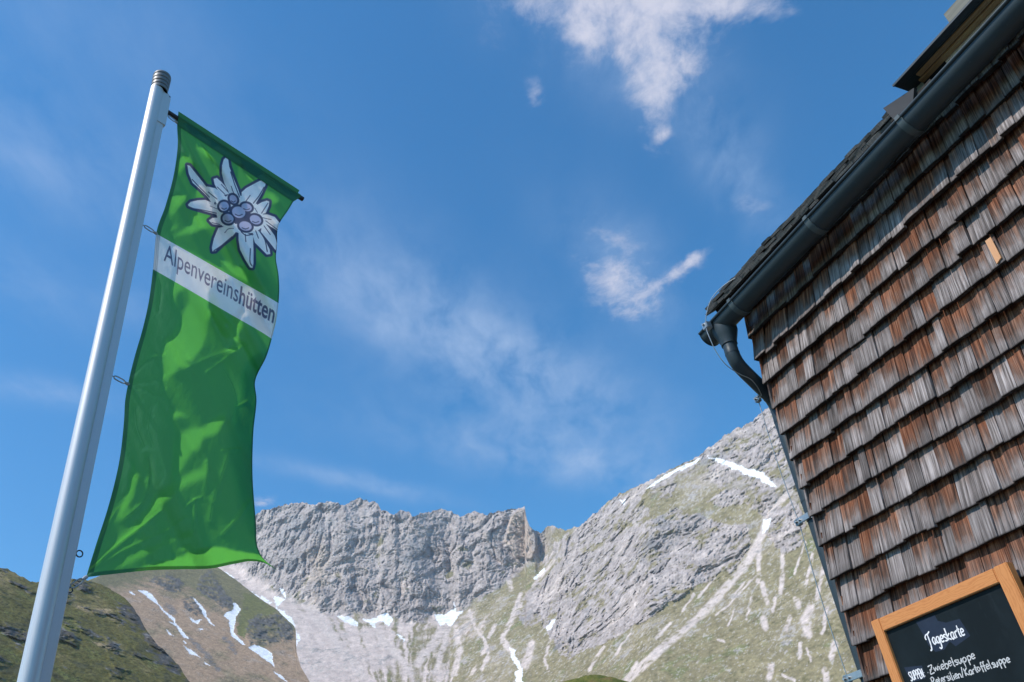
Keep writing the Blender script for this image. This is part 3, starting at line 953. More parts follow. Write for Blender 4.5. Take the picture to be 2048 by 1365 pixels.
wall = MB().box(0.012, 6.0, 0.06, 0.25, 0.0, 4.40).build("wall", mat_darkwood, hut)
gable = MB().box(0.03, 0.20, 0.25, 6.0, 0.0, 4.40).build("gable_wall", mat_darkwood, hut)

EXPO = 0.1572                                               # visible height of a course
Z_ROW0 = 2.566                                              # butt line of course 0


def shingle_geo(wd, ln, thick, butt_slope, bow, tilt):
    """one split shingle: x across (centred), y = depth (negative towards the viewer), z up from the butt"""
    xs = [-wd / 2, -wd / 6, wd / 6, wd / 2]
    zs = [0.0, ln * 0.5, ln]
    f_off = [0.0, tilt * ln * 0.5, tilt * ln]
    v, f = [], []
    jit = [random.uniform(-.0012, .0012) for _ in xs]
    for zi, z in enumerate(zs):
        for xi, x in enumerate(xs):
            b = -bow * (1 - (2 * x / wd) ** 2)
            z_ = z + (butt_slope * x + random.uniform(-.0012, .0012) if zi == 0 else 0)
            v.append((x, f_off[zi] + b + jit[xi], z_))
    nb = len(v)
    for zi, z in enumerate(zs):
        th = thick * (1 - 0.75 * zi / 2)
        for xi, x in enumerate((xs[0], xs[-1])):
            z_ = z + (butt_slope * x if zi == 0 else 0)
            v.append((x, f_off[zi] + th, z_))
    for zi in range(2):
        for xi in range(3):
            a = zi * 4 + xi
            f.append((a, a + 1, a + 5, a + 4))
    B = lambda zi, s_: nb + zi * 2 + s_
    for zi in range(2):
        f.append((zi * 4, zi * 4 + 4, B(zi + 1, 0), B(zi, 0)))
        f.append((zi * 4 + 3, B(zi, 1), B(zi + 1, 1), zi * 4 + 7))
        f.append((B(zi, 0), B(zi + 1, 0), B(zi + 1, 1), B(zi, 1)))
    f.append((0, B(0, 0), B(0, 1), 3, 2, 1))
    f.append((8, 9, 10, 11, B(2, 1), B(2, 0)))
    return v, f


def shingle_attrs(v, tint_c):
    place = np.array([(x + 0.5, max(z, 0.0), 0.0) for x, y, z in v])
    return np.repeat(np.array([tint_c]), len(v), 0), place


def rand_tint():
    q = random.random()
    if q < 0.30:
        rust_ = random.uniform(-0.05, 0.25)
    elif q < 0.74:
        rust_ = random.uniform(0.28, 0.62)
    else:
        rust_ = random.uniform(0.58, 1.0)
    return (rust_, min(1.0, max(0.0, random.gauss(0.66, 0.22))), random.random())


singles, rest = [], []
for k_ in range(-16, 12):
    zk = Z_ROW0 + EXPO * k_
    x = -0.012 if k_ % 2 else -0.018
    row_ph = random.uniform(0, 6.28)
    first = True
    while x < 5.2:
        wd = random.choice([random.uniform(.036, .06), random.uniform(.05, .08), random.uniform(.065, .10)])
        if first:
            wd = random.uniform(.055, .1)
        gap = random.choice([0.0008, 0.001, 0.0015, 0.0025])
        if random.random() < 0.05:
            gap = 0.006
        xc = x + wd / 2
        wave = 0.004 * math.sin(xc * 2.3 + row_ph) + 0.0015 * math.sin(xc * 9.0 + row_ph * 2)
        dzj = random.gauss(0, 0.0024)
        if random.random() < 0.06:
            dzj -= random.uniform(0.006, 0.016)
        ej = random.gauss(0.0, 0.0035)
        thick = random.uniform(.016, .026)
        tl = (0.031 + random.uniform(-.004, .006)) / EXPO
        if k_ == 9:
            ej -= 0.012; tl += 0.012 / EXPO                # the course that kicks out and catches the sun
        spec = dict(k=k_, x=xc, z=zk + wave + dzj, y=ej, w=wd - gap, ln=(EXPO + random.uniform(.05, .07)) if k_ < 11 else .12, th=thick,
                    bs=random.gauss(0, 0.028), bow=random.uniform(-.001, .0025), tl=tl, rot=random.gauss(0, .006), tint=rand_tint())
        u_, v_ = project(to_world((xc, 0, spec['z'] + 0.07)))
        if -40 < u_ < IMG_W + 45 and v_ < IMG_H + 70 and v_ > -60 and k_ < 12:
            singles.append((np.linalg.norm(to_world((xc, 0, spec['z'])) - CAM), spec))
        else:
            rest.append(spec)
        x += wd
        first = False
singles.sort(key=lambda q: q[0])
rest += [q[1] for q in singles[298:]]
singles = [q[1] for q in singles[:298]]


def spec_rot(v, sp):
    c, s_ = math.cos(sp['rot']), math.sin(sp['rot'])
    return [(c * x - s_ * z, y, s_ * x + c * z) for x, y, z in v]


for sp in singles:
    v, f = shingle_geo(sp['w'], sp['ln'], sp['th'], sp['bs'], sp['bow'], sp['tl'])
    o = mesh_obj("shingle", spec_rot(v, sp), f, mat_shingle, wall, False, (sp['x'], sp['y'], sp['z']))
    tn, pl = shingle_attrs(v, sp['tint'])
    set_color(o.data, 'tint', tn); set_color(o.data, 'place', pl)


def joined(name, specs, mat, parent, xform):
    V, F, TN, PL = [], [], [], []
    for sp in specs:
        v, f = shingle_geo(sp['w'], sp['ln'], sp['th'], sp['bs'], sp['bow'], sp['tl'])
        tn, pl = shingle_attrs(v, sp['tint'])
        b = len(V)
        V += [xform(p, sp) for p in spec_rot(v, sp)]
        F += [tuple(i + b for i in q) for q in f]
        TN.append(tn); PL.append(pl)
    o = mesh_obj(name, V, F, mat, parent)
    set_color(o.data, 'tint', np.concatenate(TN)); set_color(o.data, 'place', np.concatenate(PL))
    tag(o, kind='stuff')
    return o


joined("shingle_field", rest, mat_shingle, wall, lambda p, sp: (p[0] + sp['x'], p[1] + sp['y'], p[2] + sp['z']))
# shingles of the gable side, seen edge-on at the corner
gs = []
for k_ in range(-16, 11):
    y = 0.008
    while y < 0.9:
        wd = random.uniform(.06, .11)
        gs.append(dict(x=0, gy=y + wd / 2, z=Z_ROW0 + EXPO * k_ + random.gauss(0.004, .004), y=random.gauss(0, .003), w=wd - .0015, ln=EXPO + .06, th=.016,
                       bs=random.gauss(0, .03), bow=.001, tl=.16, rot=0.0, tint=rand_tint()))
        y += wd
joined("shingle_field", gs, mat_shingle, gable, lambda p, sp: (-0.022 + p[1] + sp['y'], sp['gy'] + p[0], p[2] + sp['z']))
# one freshly split pale shingle shows in a gap
fp = hut_pt(1995, 505, -0.016)
v, f = shingle_geo(.027, .12, .01, 0.45, 0, 0.1)
mat_fresh, t = material("fresh_split_larch")
gr = t.noise(t.vmath('MULTIPLY', t.n('ShaderNodeTexCoord').outputs['Object'], t.xyz(150.0, 5.0, 5.0)), 1.0, 4, .6)
principled(t, t.mix(gr, (.52, .25, .11), (.64, .34, .17)), .7)
o = mesh_obj("shingle", v, f, mat_fresh, wall, False, (fp[0], -0.009, fp[2] - .05))
o['label'] = "pale fresh shingle sliver between two brown ones"

# --- roof edge
roof = empty("roof"); roof.parent = hut
RE_A, RE_B = hut_pt(1410, 615, .15), hut_pt(1760, 228, .15)
EAVE_Z = (RE_A[2] + RE_B[2]) / 2 - 0.02
PITCH = RAD(32)
up = np.array([0, math.cos(PITCH), math.sin(PITCH)])        # up the roof, hut-local
nr = np.array([0, -math.sin(PITCH), math.cos(PITCH)])


def roof_slab(name, x0, x1, a0, a1, h0, h1, mat, parent):
    o0 = np.array([0, -.15, EAVE_Z])
    v = []
    for h in (h0, h1):
        for a in (a0, a1):
            for x in (x0, x1):
                v.append(o0 + up * a + nr * h + np.array([x, 0, 0]))
    f = [(0, 2, 3, 1), (4, 5, 7, 6), (0, 1, 5, 4), (2, 6, 7, 3), (0, 4, 6, 2), (1, 3, 7, 5)]
    return mesh_obj(name, v, f, mat, parent)


RX1 = hut_pt(1790, 205, .15)[0]
roof_slab("sheathing", -0.10, hut_pt(1802, 176, .2)[0] + .10, 0.035, 4.0, -0.10, -0.045, mat_darkwood, roof)
roof_slab("soffit_board", -0.085, RX1, 0.06, 0.20, -0.16, -0.105, mat_darkwood, roof)
for lay in range(4):
    x = RE_A[0] - 0.005 + 0.02 * (lay % 2) + lay * 0.006
    while x < RX1 - .04:
        wd = random.uniform(.055, .135)
        v, f = shingle_geo(wd - .002, .34, .013, random.gauss(0, .06), .0015, 0.0)
        M = []
        lift = random.uniform(-.004, .006) + (0.008 if random.random() < .2 else 0)
        a0 = -0.012 * (3 - lay) + random.gauss(0, .008)
        tl = random.gauss(0.01, .012)
        for (a, b, c) in v:                                 # b: depth -> along roof normal, c: up the slope
            M.append(np.array([a, 0, 0]) + up * c + nr * (-b + c * tl))
        o0 = np.array([x + wd / 2, -.15, EAVE_Z]) + up * a0 + nr * (-.04 + .015 * lay + lift)
        o = mesh_obj("roof_shingle", M, f, mat_roofsh, roof, False, tuple(o0))
        set_color(o.data, 'tint', np.repeat(np.array([rand_tint()]), len(v), 0))
        x += wd
rs = []
for course in range(1, 22):
    x = RE_A[0]
    while x < RX1:
        wd = random.uniform(.07, .14)
        rs.append(dict(x=x + wd / 2, z=course * .17 + random.gauss(0, .006), y=random.gauss(0, .003), w=wd - .002, ln=.26, th=.012, bs=random.gauss(0, .04),
                       bow=.001, tl=.1, rot=0.0, tint=rand_tint()))
        x += wd
joined("roof_shingle_field", rs, mat_roofsh, roof,
       lambda p, sp: np.array([p[0] + sp['x'], -.15, EAVE_Z]) + up * (p[2] + sp['z']) + nr * (0.022 - p[1] + sp['y']))

# --- half-round gutter with its brackets
LIP_A, LIP_B = hut_pt(1400, 670, .2), hut_pt(2020, 0, .2)
gsl = (LIP_B[2] - LIP_A[2]) / (LIP_B[0] - LIP_A[0])
lip_z = lambda x: LIP_A[2] + gsl * (x - LIP_A[0])
GR = 0.067
GX0, GX1 = LIP_A[0], 5.4
GYC = -.2 + GR                                              # gutter axis
v, f = [], []
prof = []
for i in range(25):                                         # outer half circle, then the inner one back
    a = math.pi * i / 24
    prof.append((GYC - GR * math.cos(a), -GR * math.sin(a)))
for i in range(24, -1, -1):
    a = math.pi * i / 24
    prof.append((GYC - (GR - .003) * math.cos(a), -(GR - .003) * math.sin(a)))
xsn = [GX0, GX1]
for x in xsn:
    for (y, z) in prof:
        v.append((x, y, lip_z(x) + z))
m_ = len(prof)
for i in range(m_):
    j = (i + 1) % m_
    f.append((i, m_ + i, m_ + j, j))
g = MB().add(v, f)
gutter = g.build("gutter", mat_metal, hut, True, 40)
bead = MB().tube([(GX0, -.203, lip_z(GX0) + .004), (GX1, -.203, lip_z(GX1) + .004)], .009, 12).build("bead", mat_metal, gutter, True)
capv = [(GX0 - .002, GYC - (GR + .003) * math.cos(math.pi * i / 24), lip_z(GX0) - (GR + .003) * math.sin(math.pi * i / 24)) for i in range(25)]
capv += [(GX0 + .004, y, z) for (_, y, z) in capv]
capf = [tuple(range(24, -1, -1)), tuple(range(25, 50))] + [(i, i + 1, i + 26, i + 25) for i in range(24)] + [(24, 0, 25, 49)]
MB().add(capv, capf).build("end_cap", mat_metal, gutter)
for (u_, v_) in ((1459, 598), (1611, 434), (1796, 234), (2060, -60)):
    xb = hut_pt(u_, v_, .2)[0]
    b = MB()
    n_ = 18
    vv, ff = [], []
    for i in range(n_ + 1):
        a = math.pi * i / n_
        for rr_, xx_ in ((GR + .0005, -.016), (GR + .0065, -.016), (GR + .0065, .016), (GR + .0005, .016)):
            vv.append((xb + xx_, GYC - rr_ * math.cos(a), lip_z(xb) - rr_ * math.sin(a) + .001))
    for i in range(n_):
        for c_ in range(4):
            c2 = (c_ + 1) % 4
            ff.append((i * 4 + c_, (i + 1) * 4 + c_, (i + 1) * 4 + c2, i * 4 + c2))
    b.add(vv, ff)
    b.box(xb - .013, xb + .013, -.214, -.196, lip_z(xb) - .004, lip_z(xb) + .016)
    b.build("bracket", mat_bracket, gutter, True, 35)
fj = []
for i in range(13):                                         # faint joint seams across the gutter
    a = math.pi * i / 12
    fj.append((hut_pt(1702, 340, .2)[0], GYC - (GR + .0012) * math.cos(a), lip_z(1.3) - .008 - (GR + .0012) * math.sin(a)))

# --- downpipe: funnel outlet, swan neck back to the corner, straight pipe down the gable side
pl_ = ray(1625, 1077)
hv = pl_[:2] / np.hypot(*pl_[:2])
LP = CAM + pl_ * (3.13 / -(N_OUT @ pl_))
axw = LP[:2] + 0.042 * np.array([hv[1], -hv[0]])
rel_ = axw - HUT_LOC[:2]
PX, PY = float(rel_ @ T_DIR[:2]), float(-(rel_ @ N_OUT[:2]))
OX = hut_pt(1452, 668, .125)[0]
oz = lip_z(OX) - GR
pipe = MB()
path = [(OX, -.125, oz - .075), (OX, -.125, oz - .11), (OX, -.123, oz - .165), (OX + (PX - OX) * .12, -.125 + (PY + .125) * .13, oz - .225),
        (OX + (PX - OX) * .55, -.125 + (PY + .125) * .55, oz - .295), (PX - (PX - OX) * .10, PY - (PY + .125) * .10, oz - .355), (PX, PY, oz - .42), (PX, PY, oz - .5)]
sp_ = spline(path, 44)
pipe.tube(list(sp_) + [(PX, PY, 2.2), (PX, PY, 0.05)], .040, 24)
downpipe = pipe.build("downpipe", mat_metal, hut, True, 50)
fn = MB()
fn.tube([(OX, -.125, oz + .045), (OX, -.125, oz + .005), (OX, -.125, oz - .03), (OX, -.125, oz - .07), (OX, -.125, oz - .086)], [.072, .071, .060, .047, .046], 28)
fn.build("outlet_funnel", mat_metal, downpipe, True, 50)
for z in (oz - .495, 3.2, 2.0):
    MB().tube([(PX, PY, z), (PX, PY, z - .012)], .0415, 24).build("collar", mat_metal, downpipe, True)
for i in (10, 30):
    a, b_ = sp_[i], sp_[i + 1]
    MB().tube([a, a + (b_ - a) / np.linalg.norm(b_ - a) * .006], .0415, 24).build("collar", mat_metal, downpipe, True)

# --- lightning conductor held by clamps beside the pipe
CL = [(1530, 801), (1613, 1046), (1712, 1358)]
clamps = []
for (u_, v_) in CL:
    p = hut_pt(u_, v_, -PY - .01)
    clamps.append(p)
for i, p in enumerate(clamps):
    z = p[2]
    ringm = MB().tube([(PX, PY, z - .014), (PX, PY, z + .014)], .0435, 24)
    cl = ringm.build("clamp", mat_zinc, downpipe, True)
    q = MB().box(p[0] - .012, PX + .02, PY - .056, PY - .046, z - .016, z + .016, .002)
    q.box(p[0] - .016, p[0] + .016, PY - .056, PY - .028, z - .018, z + .018, .003)
    q.build("clamp_plate", mat_zinc, cl)
    for xx_ in (p[0] - .002, p[0] + .026):
        MB().tube([(xx_, PY - .068, z), (xx_, PY - .050, z)], .0065, 6).build("bolt", mat_zinc, cl)
wire_px = [(1472, 556, .13), (1455, 566, .155), (1436, 582, .18), (1422, 600, .21), (1413, 628, .235), (1412, 655, .24), (1421, 680, .24), (1433, 705, .22), (1452, 730, .18),
           (1478, 748, .11), (1500, 758, .05), (1514, 773, .0), (1523, 790, -.05)]
wp = [hut_pt(a, b, e) for a, b, e in wire_px]
wl = list(spline(wp, 60)) + [np.array([clamps[0][0] - .006, PY - .034, clamps[0][2]])]
d10 = clamps[1] - clamps[0]
for i in (1, 2):
    a, b_ = clamps[i - 1], clamps[i]
    for s_ in np.linspace(.12, 1, 8):
        bow = .012 * math.sin(math.pi * s_)
        wl.append(np.array([a[0] + (b_[0] - a[0]) * s_ - .006 - bow, PY - .034, a[2] + (b_[2] - a[2]) * s_]))
wl.append(wl[-1] + np.array([0.01, 0, -1.2]))
MB().tube(wl, .0025, 8).build("lightning_conductor", mat_zinc, hut, True)
hw = hut_pt(1412, 652, .225)
h_ = MB().box(hw[0] - .012, hw[0] + .030, -.245, -.205, hw[2] - .03, hw[2] + .012, .003)
h_.tube([(hw[0] + .005, -.255, hw[2]), (hw[0] + .005, -.2, hw[2])], .007, 6)
h_.build("wire_holder", mat_zinc, gutter)

# --- flashing and the dormer eaves above the gutter
fa = [hut_pt(*p) for p in ((1766, 217, .172), (1788, 240, .172), (1826, 204, .165), (1828, 176, .165))]
fv = [tuple(p) for p in fa] + [tuple(p + np.array([0, .02, .004])) for p in fa]
mesh_obj("flashing", fv, [(0, 1, 2, 3), (7, 6, 5, 4), (0, 4, 5, 1), (1, 5, 6, 2), (2, 6, 7, 3), (3, 7, 4, 0)], mat_sheet, hut)
dormer = empty("dormer"); dormer.parent = hut
EF = .20
EB = .165
ft, fb = hut_pt(1860, 94, EF), hut_pt(1860, 112, EB)
DX0 = hut_pt(1802, 176, EF)[0]
zt, zb = ft[2], fb[2]


def at_z(u, v, z):
    r = ray(u, v)
    tt = (z - CAM[2]) / r[2]
    P = CAM + r * tt - HUT_LOC
    return np.array([P @ T_DIR, -(P @ N_OUT), z])


s1 = at_z(1860, 134, zb)[1]
s2 = at_z(1870, 140, zb)[1]
fq = [(x_, y_, z_) for x_ in (DX0, 5.4) for y_, z_ in ((-EF, zt), (-EB, zb), (-EB + .012, zb + .006), (-EF + .010, zt + .0005))]
mesh_obj("fascia", fq, [(0, 1, 5, 4), (1, 2, 6, 5), (2, 3, 7, 6), (3, 0, 4, 7), (3, 2, 1, 0), (4, 5, 6, 7)], mat_metal, dormer)
MB().box(DX0 - .025, 5.4, -EF - .007, -EF - .001, zt - .005, zt + .006).box(DX0 - .025, 5.4, -EF - .001, .3, zt + .001, zt + .006).build("drip_edge", mat_metal, dormer)
MB().box(DX0 + .06, 5.4, -EB + .016, s1 - .004, zb - .004, zb + .03).build("soffit_board", mat_eavewood, dormer)
MB().box(DX0 + .04, 5.4, s1 + .006, s2, zb - .006, zb + .03).build("soffit_board", mat_eavewood, dormer)
MB().box(DX0 + .16, 5.4, s2 + .004, s2 + .06, lip_z(2) + .03, zb + .02).build("dormer_wall", mat_plaster, dormer)
pb = hut_pt(1838, 192, -s2 - .002)
MB().box(pb[0] - .02, pb[0] + .05, s2 - .012, s2 + .001, pb[2] - .06, zb - .002, .002).build("corner_post", mat_paleboard, dormer)
ub = hut_pt(1906, 36, .08)
MB().box(ub[0] - .02, 5.4, -.088, -.064, ub[2] - .10, ub[2] + .05).build("verge_board", mat_paleboard, dormer)
MB().box(DX0 + .3, 5.4, .25, 2.5, zt + .013, ub[2] + .03).build("dormer_roof", mat_roofsh, dormer)
tw = [hut_pt(2060, 36, .03), hut_pt(1945, 138, .03)]
MB().box(RX1, 5.4, -.048, .058, 4.335, 4.36).build("sun_stop_board", mat_darkwood, hut)  # unseen filler added to stop sun leaking in behind the gutter
MB().box(RX1 - .06, DX0 + .10, -.150, -.050, 4.352, 4.366).build("sun_stop_board", mat_darkwood, hut)  # second added filler, blocks sun between roof end and dormer
MB().tube(tw, .0022, 6).build("cable", mat_eavewood, hut)

# ------------------------------------------------------------------ menu board hung on the wall
BX0, BX1, BIX0, BIX1 = .181, .902, .232, .840
BZ1, BIZ1, BZ0, BIZ0 = 2.462, 2.405, 1.42, 1.477
board = empty("menu_board", to_world((.54, -.02, BZ0)), math.atan2(T_DIR[1], T_DIR[0]))
tag(board, "chalkboard menu in an orange wooden frame hung on the shingle wall", "menu board")
BO = np.array([.54, -.02, BZ0])
mat_pine, t = material("varnished_pine")
tco = t.n('ShaderNodeTexCoord').outputs['Object']
ga = t.attr('grain_dir')
gl = t.n('ShaderNodeSeparateColor'); t.link(ga, gl.inputs[0])      # metres along / across the board
wv_ = t.noise(t.xyz(t.math('MULTIPLY', gl.outputs[0], 9.0), t.math('MULTIPLY', gl.outputs[1], 30.0), gl.outputs[2]), 1.0, 3, .5)
ringp = t.math('ADD', t.math('MULTIPLY', gl.outputs[1], 620.0), t.math('MULTIPLY', wv_, 34.0))
rings = t.math('POWER', t.math('ADD', t.math('MULTIPLY', t.math('SINE', ringp), .5), .5), 2.2)
fineg = t.noise(t.xyz(t.math('MULTIPLY', gl.outputs[0], 12.0), t.math('MULTIPLY', gl.outputs[1], 600.0), gl.outputs[2]), 1.0, 3, .6)
pc = t.mix(t.math('MULTIPLY', rings, .55), (.60, .25, .085), (.42, .13, .035))
pc = t.mix(t.math('MULTIPLY', fineg, .5), pc, (.66, .29, .105))
principled(t, pc, .5, 0, t.bump(fineg, .15, .001), .25)
mat_chalk, t = material("black_chalkboard")
tcc = t.n('ShaderNodeTexCoord').outputs['Object']
c1 = t.noise(tcc, 5.0, 5, .6)
c2 = t.noise(t.vmath('MULTIPLY', tcc, t.xyz(8.0, 1.0, 2.0)), 3.0, 5, .65)
cb = t.mix(t.maprange(c1, .45, .75), (.0045, .0085, .0105), (.010, .017, .021))
cb = t.mix(t.math('MULTIPLY', t.maprange(c2, .58, .75), .35), cb, (.03, .04, .046))
principled(t, cb, .6, 0, None, .2)
mat_smear, t = material("damp_wiped_chalkboard")
sc_ = t.noise(t.n('ShaderNodeTexCoord').outputs['Object'], 12.0, 5, .6)
principled(t, t.mix(sc_, (.012, .019, .036), (.030, .042, .070)), .55, 0, None, .2)
mat_white, t = material("white_chalk")
cn = t.noise(t.n('ShaderNodeTexCoord').outputs['Object'], 420.0, 2, .6)
principled(t, t.mix(t.maprange(cn, .4, .62), (.30, .31, .32), (.80, .80, .80)), .95)
mat_liner, t = material("white_paint_pen")
principled(t, (.80, .80, .82), .8)


def rail(name, x0, x1, z0, z1, vertical):
    b = MB().box(x0, x1, -.050, -.012, z0, z1, .0035)
    vv = np.array(b.v)
    o = mesh_obj(name, vv - BO, b.f, mat_pine, board, True, None, 50)
    sd = random.random() * 9
    if vertical:
        gd = np.stack([vv[:, 2], vv[:, 0] + vv[:, 1], np.full(len(vv), sd)], 1)
    else:
        gd = np.stack([vv[:, 0], vv[:, 2] + vv[:, 1], np.full(len(vv), sd)], 1)
    gd[:, :2] += 3.0
    set_color(o.data, 'grain_dir', gd)
    return o


rail("stile", BX0, BIX0, BZ0, BZ1, True)
rail("stile", BIX1, BX1, BZ0, BZ1 + .001, True)
rail("rail", BIX0 + .0005, BIX1 - .0005, BIZ1, BZ1 - .0012, False)
rail("rail", BIX0 + .0005, BIX1 - .0005, BZ0, BIZ0, False)
pb_ = MB().box(BIX0 - .02, BIX1 + .02, -.034, -.016, BIZ0 - .02, BIZ1 + .02)
slate = mesh_obj("slate", np.array(pb_.v) - BO, pb_.f, mat_chalk, board)
CHE = .0345                                                 # chalk lies just proud of the slate
Z8 = lambda p: zo(1740, 1160, 6.65, p)


def on_board(u, v, e=CHE):
    return hut_pt(u, v, e) - BO


def smear(pts, name):
    q = [on_board(u_, v_, .0342) for u_, v_ in Z8(pts)]
    mesh_obj(name, q, [tuple(range(len(q)))[::-1]], mat_smear, slate)


smear([(610, 560), (860, 470), (900, 545), (1010, 570), (1190, 520), (1335, 745), (1140, 885), (1060, 820), (990, 930), (870, 960), (780, 870), (690, 700)], "wiped_patch")
smear([(450, 1165), (690, 1140), (735, 1270), (740, 1310), (560, 1365), (500, 1260)], "wiped_patch")

# single-stroke hand lettering; each glyph: advance, strokes in a box with x-height 1
G = {
    'a': (.95, [[(.75, .95), (.35, 1), (.08, .6), (.2, .08), (.5, .1), (.78, .9), (.72, .3), (.85, 0)]]),
    'g': (.95, [[(.75, .95), (.35, 1), (.08, .6), (.2, .12), (.5, .15), (.78, .95), (.7, -.5), (.4, -.85), (.1, -.6)]]),
    'e': (.85, [[(.1, .5), (.72, .62), (.6, 1), (.3, .98), (.08, .5), (.25, .04), (.75, .15)]]),
    's': (.75, [[(.65, .9), (.35, 1), (.12, .78), (.6, .35), (.5, .03), (.08, .08)]]),
    'k': (.9, [[(.15, 1.9), (.12, 0)], [(.75, 1), (.16, .42), (.8, 0)]]),
    'r': (.7, [[(.12, 1), (.15, 0)], [(.15, .7), (.4, 1), (.68, .92)]]),
    't': (.65, [[(.35, 1.7), (.3, .15), (.6, .02)], [(.02, 1.08), (.66, 1.1)]]),
    'T': (1.05, [[(-.15, 1.05), (-.25, 1.35), (.05, 1.75), (.6, 1.85), (1.15, 2.15)], [(.5, 1.8), (.45, .3), (.2, -.6), (-.15, -.65)]]),
    'Z': (1.1, [[(.05, 1.7), (1.0, 1.75), (.1, .1), (1.05, .08)], [(.2, .9), (.8, .95)]]),
    'w': (1.1, [[(.05, 1), (.2, .05), (.52, .8), (.75, .05), (1.02, 1)]]),
    'i': (.45, [[(.2, 1), (.22, 0)], [(.2, 1.5), (.22, 1.42)]]),
    'b': (.9, [[(.12, 1.9), (.15, 0), (.6, .05), (.75, .55), (.5, .95), (.15, .7)]]),
    'l': (.5, [[(.2, 1.95), (.2, .1), (.4, 0)]]),
    'u': (.95, [[(.1, 1), (.15, .2), (.45, .03), (.75, .95), (.78, .05)]]),
    'p': (.92, [[(.1, 1), (.14, -.95)], [(.12, .75), (.5, 1.02), (.78, .6), (.5, .08), (.15, .2)]]),
    'P': (1.0, [[(.12, 1.75), (.15, 0)], [(.0, 1.6), (.6, 1.8), (.85, 1.3), (.5, .85), (.15, .85)]]),
    'o': (.85, [[(.4, 1), (.08, .6), (.3, .03), (.7, .4), (.45, 1)]]),
    'n': (.95, [[(.1, 1), (.14, 0)], [(.14, .6), (.5, 1), (.75, .7), (.78, 0)]]),
    '/': (.7, [[(.65, 2.0), (.05, -.3)]]),
    'K': (1.05, [[(.15, 1.75), (.15, 0)], [(.9, 1.75), (.2, .85), (.95, 0)]]),
    'f': (.65, [[(.65, 1.8), (.38, 1.85), (.28, 1.3), (.28, -.3)], [(.02, 1.0), (.6, 1.02)]]),
    'S': (1.0, [[(.85, 1.6), (.45, 1.8), (.1, 1.4), (.8, .5), (.5, .0), (.05, .2)]]),
    'U': (1.0, [[(.1, 1.75), (.15, .3), (.5, 0), (.82, .3), (.85, 1.75)]]),
    'E': (.85, [[(.75, 1.75), (.12, 1.7), (.14, .02), (.8, 0)], [(.12, .9), (.6, .92)]]),
    'N': (1.05, [[(.12, 0), (.12, 1.75), (.85, 0), (.88, 1.75)]]),
    ':': (.4, [[(.2, .9), (.22, .8)], [(.2, .2), (.22, .1)]]),
    '.': (.6, [[(.2, .5), (.26, .42)]]),
    ' ': (.6, [])}


def lettering(name, text, p0, p1, xh_px, wpx, mat, wob=.05):
    """text along a line of the board from p0 to p1 (noted on the enlarged detail); xh_px: x-height"""
    a, b = on_board(*Z8([p0])[0]), on_board(*Z8([p1])[0])
    ex = (b - a); L = np.linalg.norm(ex); ex /= L
    ez = np.array([0, 0, 1.0])
    adv = sum(G[c][0] for c in text)
    sx = L / adv
    h = abs(on_board(*Z8([(p0[0], p0[1] - xh_px)])[0])[2] - on_board(*Z8([p0])[0])[2])
    rad = wpx / 6.65 * 0.0024 / 2
    mb = MB()
    x = 0.0
    for c in text:
        g_ = G[c]
        dzw, dxw = random.gauss(0, wob) * h, random.gauss(0, wob * .5)
        for st in g_[1]:
            pts = np.array(st, float)
            pts = spline(pts, max(6, 5 * len(pts))) if len(pts) > 2 else np.array([pts[0], pts[0] * .5 + pts[1] * .5, pts[1]])
            P = [a + ex * ((x + q[0] + dxw) * sx) + ez * (q[1] * h + dzw) for q in pts]
            # flat ribbon of chalk lying on the slate
            k0 = len(mb.v)
            n_ = len(P)
            for i in range(n_):
                tv = P[min(i + 1, n_ - 1)] - P[max(i - 1, 0)]
                tv[1] = 0
                tv /= (np.linalg.norm(tv) + 1e-9)
                nv = np.array([-tv[2], 0, tv[0]])
                r_ = rad * random.uniform(.78, 1.2)
                for s_ in (-1, 1):
                    q = P[i] + nv * r_ * s_
                    mb.v.append((q[0], q[1], q[2]))
            for i in range(n_ - 1):
                mb.f.append((k0 + 2 * i, k0 + 2 * i + 1, k0 + 2 * i + 3, k0 + 2 * i + 2))
        x += g_[0]
    return mb.build(name, mat, slate)


lettering("lettering", "Tageskarte", (790, 880), (1275, 735), 95, 15, mat_liner, .03)
lettering("lettering", "SUPPEN:", (545, 1345), (742, 1290), 72, 12, mat_liner, .03)
lettering("lettering", ".Zwiebelsuppe", (765, 1260), (1415, 1045), 66, 12, mat_white, .08)
lettering("lettering", "Petersilien/Kartoffelsuppe", (835, 1408), (1875, 1095), 62, 12, mat_white, .10)

# ------------------------------------------------------------------ flagpole
PD = 4.0                                                    # horizontal distance of the pole
PAZ = RAD(-32.43)
PA = np.array([math.sin(PAZ) * PD, math.cos(PAZ) * PD])
BAR_AZ = RAD(34.07)
BDIR = np.array([math.sin(BAR_AZ), math.cos(BAR_AZ), 0.0])
pole = empty("flagpole", (PA[0], PA[1], 0), math.atan2(BDIR[1], BDIR[0]))   # local x runs along the crossbar
tag(pole, "tall silver aluminium flagpole with ribbed grey cap and dark crossbar", "flagpole")
mat_alu, t = material("brushed_anodised_aluminium")
an = t.noise(t.vmath('MULTIPLY', t.n('ShaderNodeTexCoord').outputs['Object'], t.xyz(300.0, 300.0, .6)), 1.0, 3, .5)
p_ = principled(t, t.mix(an, (.60, .60, .61), (.70, .70, .71)), t.maprange(an, .3, .7, .40, .50), .35)
mat_capgrey, t = material("grey_plastic")
principled(t, (.17, .18, .195), .5)
mat_black, t = material("black_tube")
principled(t, (.012, .016, .022), .35, 0, None, .5)
mat_link, t = material("grey_clip_plastic")
principled(t, (.34, .36, .37), .45)
mat_eye, t = material("dark_steel_wire")
principled(t, (.06, .065, .07), .4, .6)
TOPZ = 6.37
PR = .041
KX, KH = .080, .021                                         # keel reach and half width
prof = []
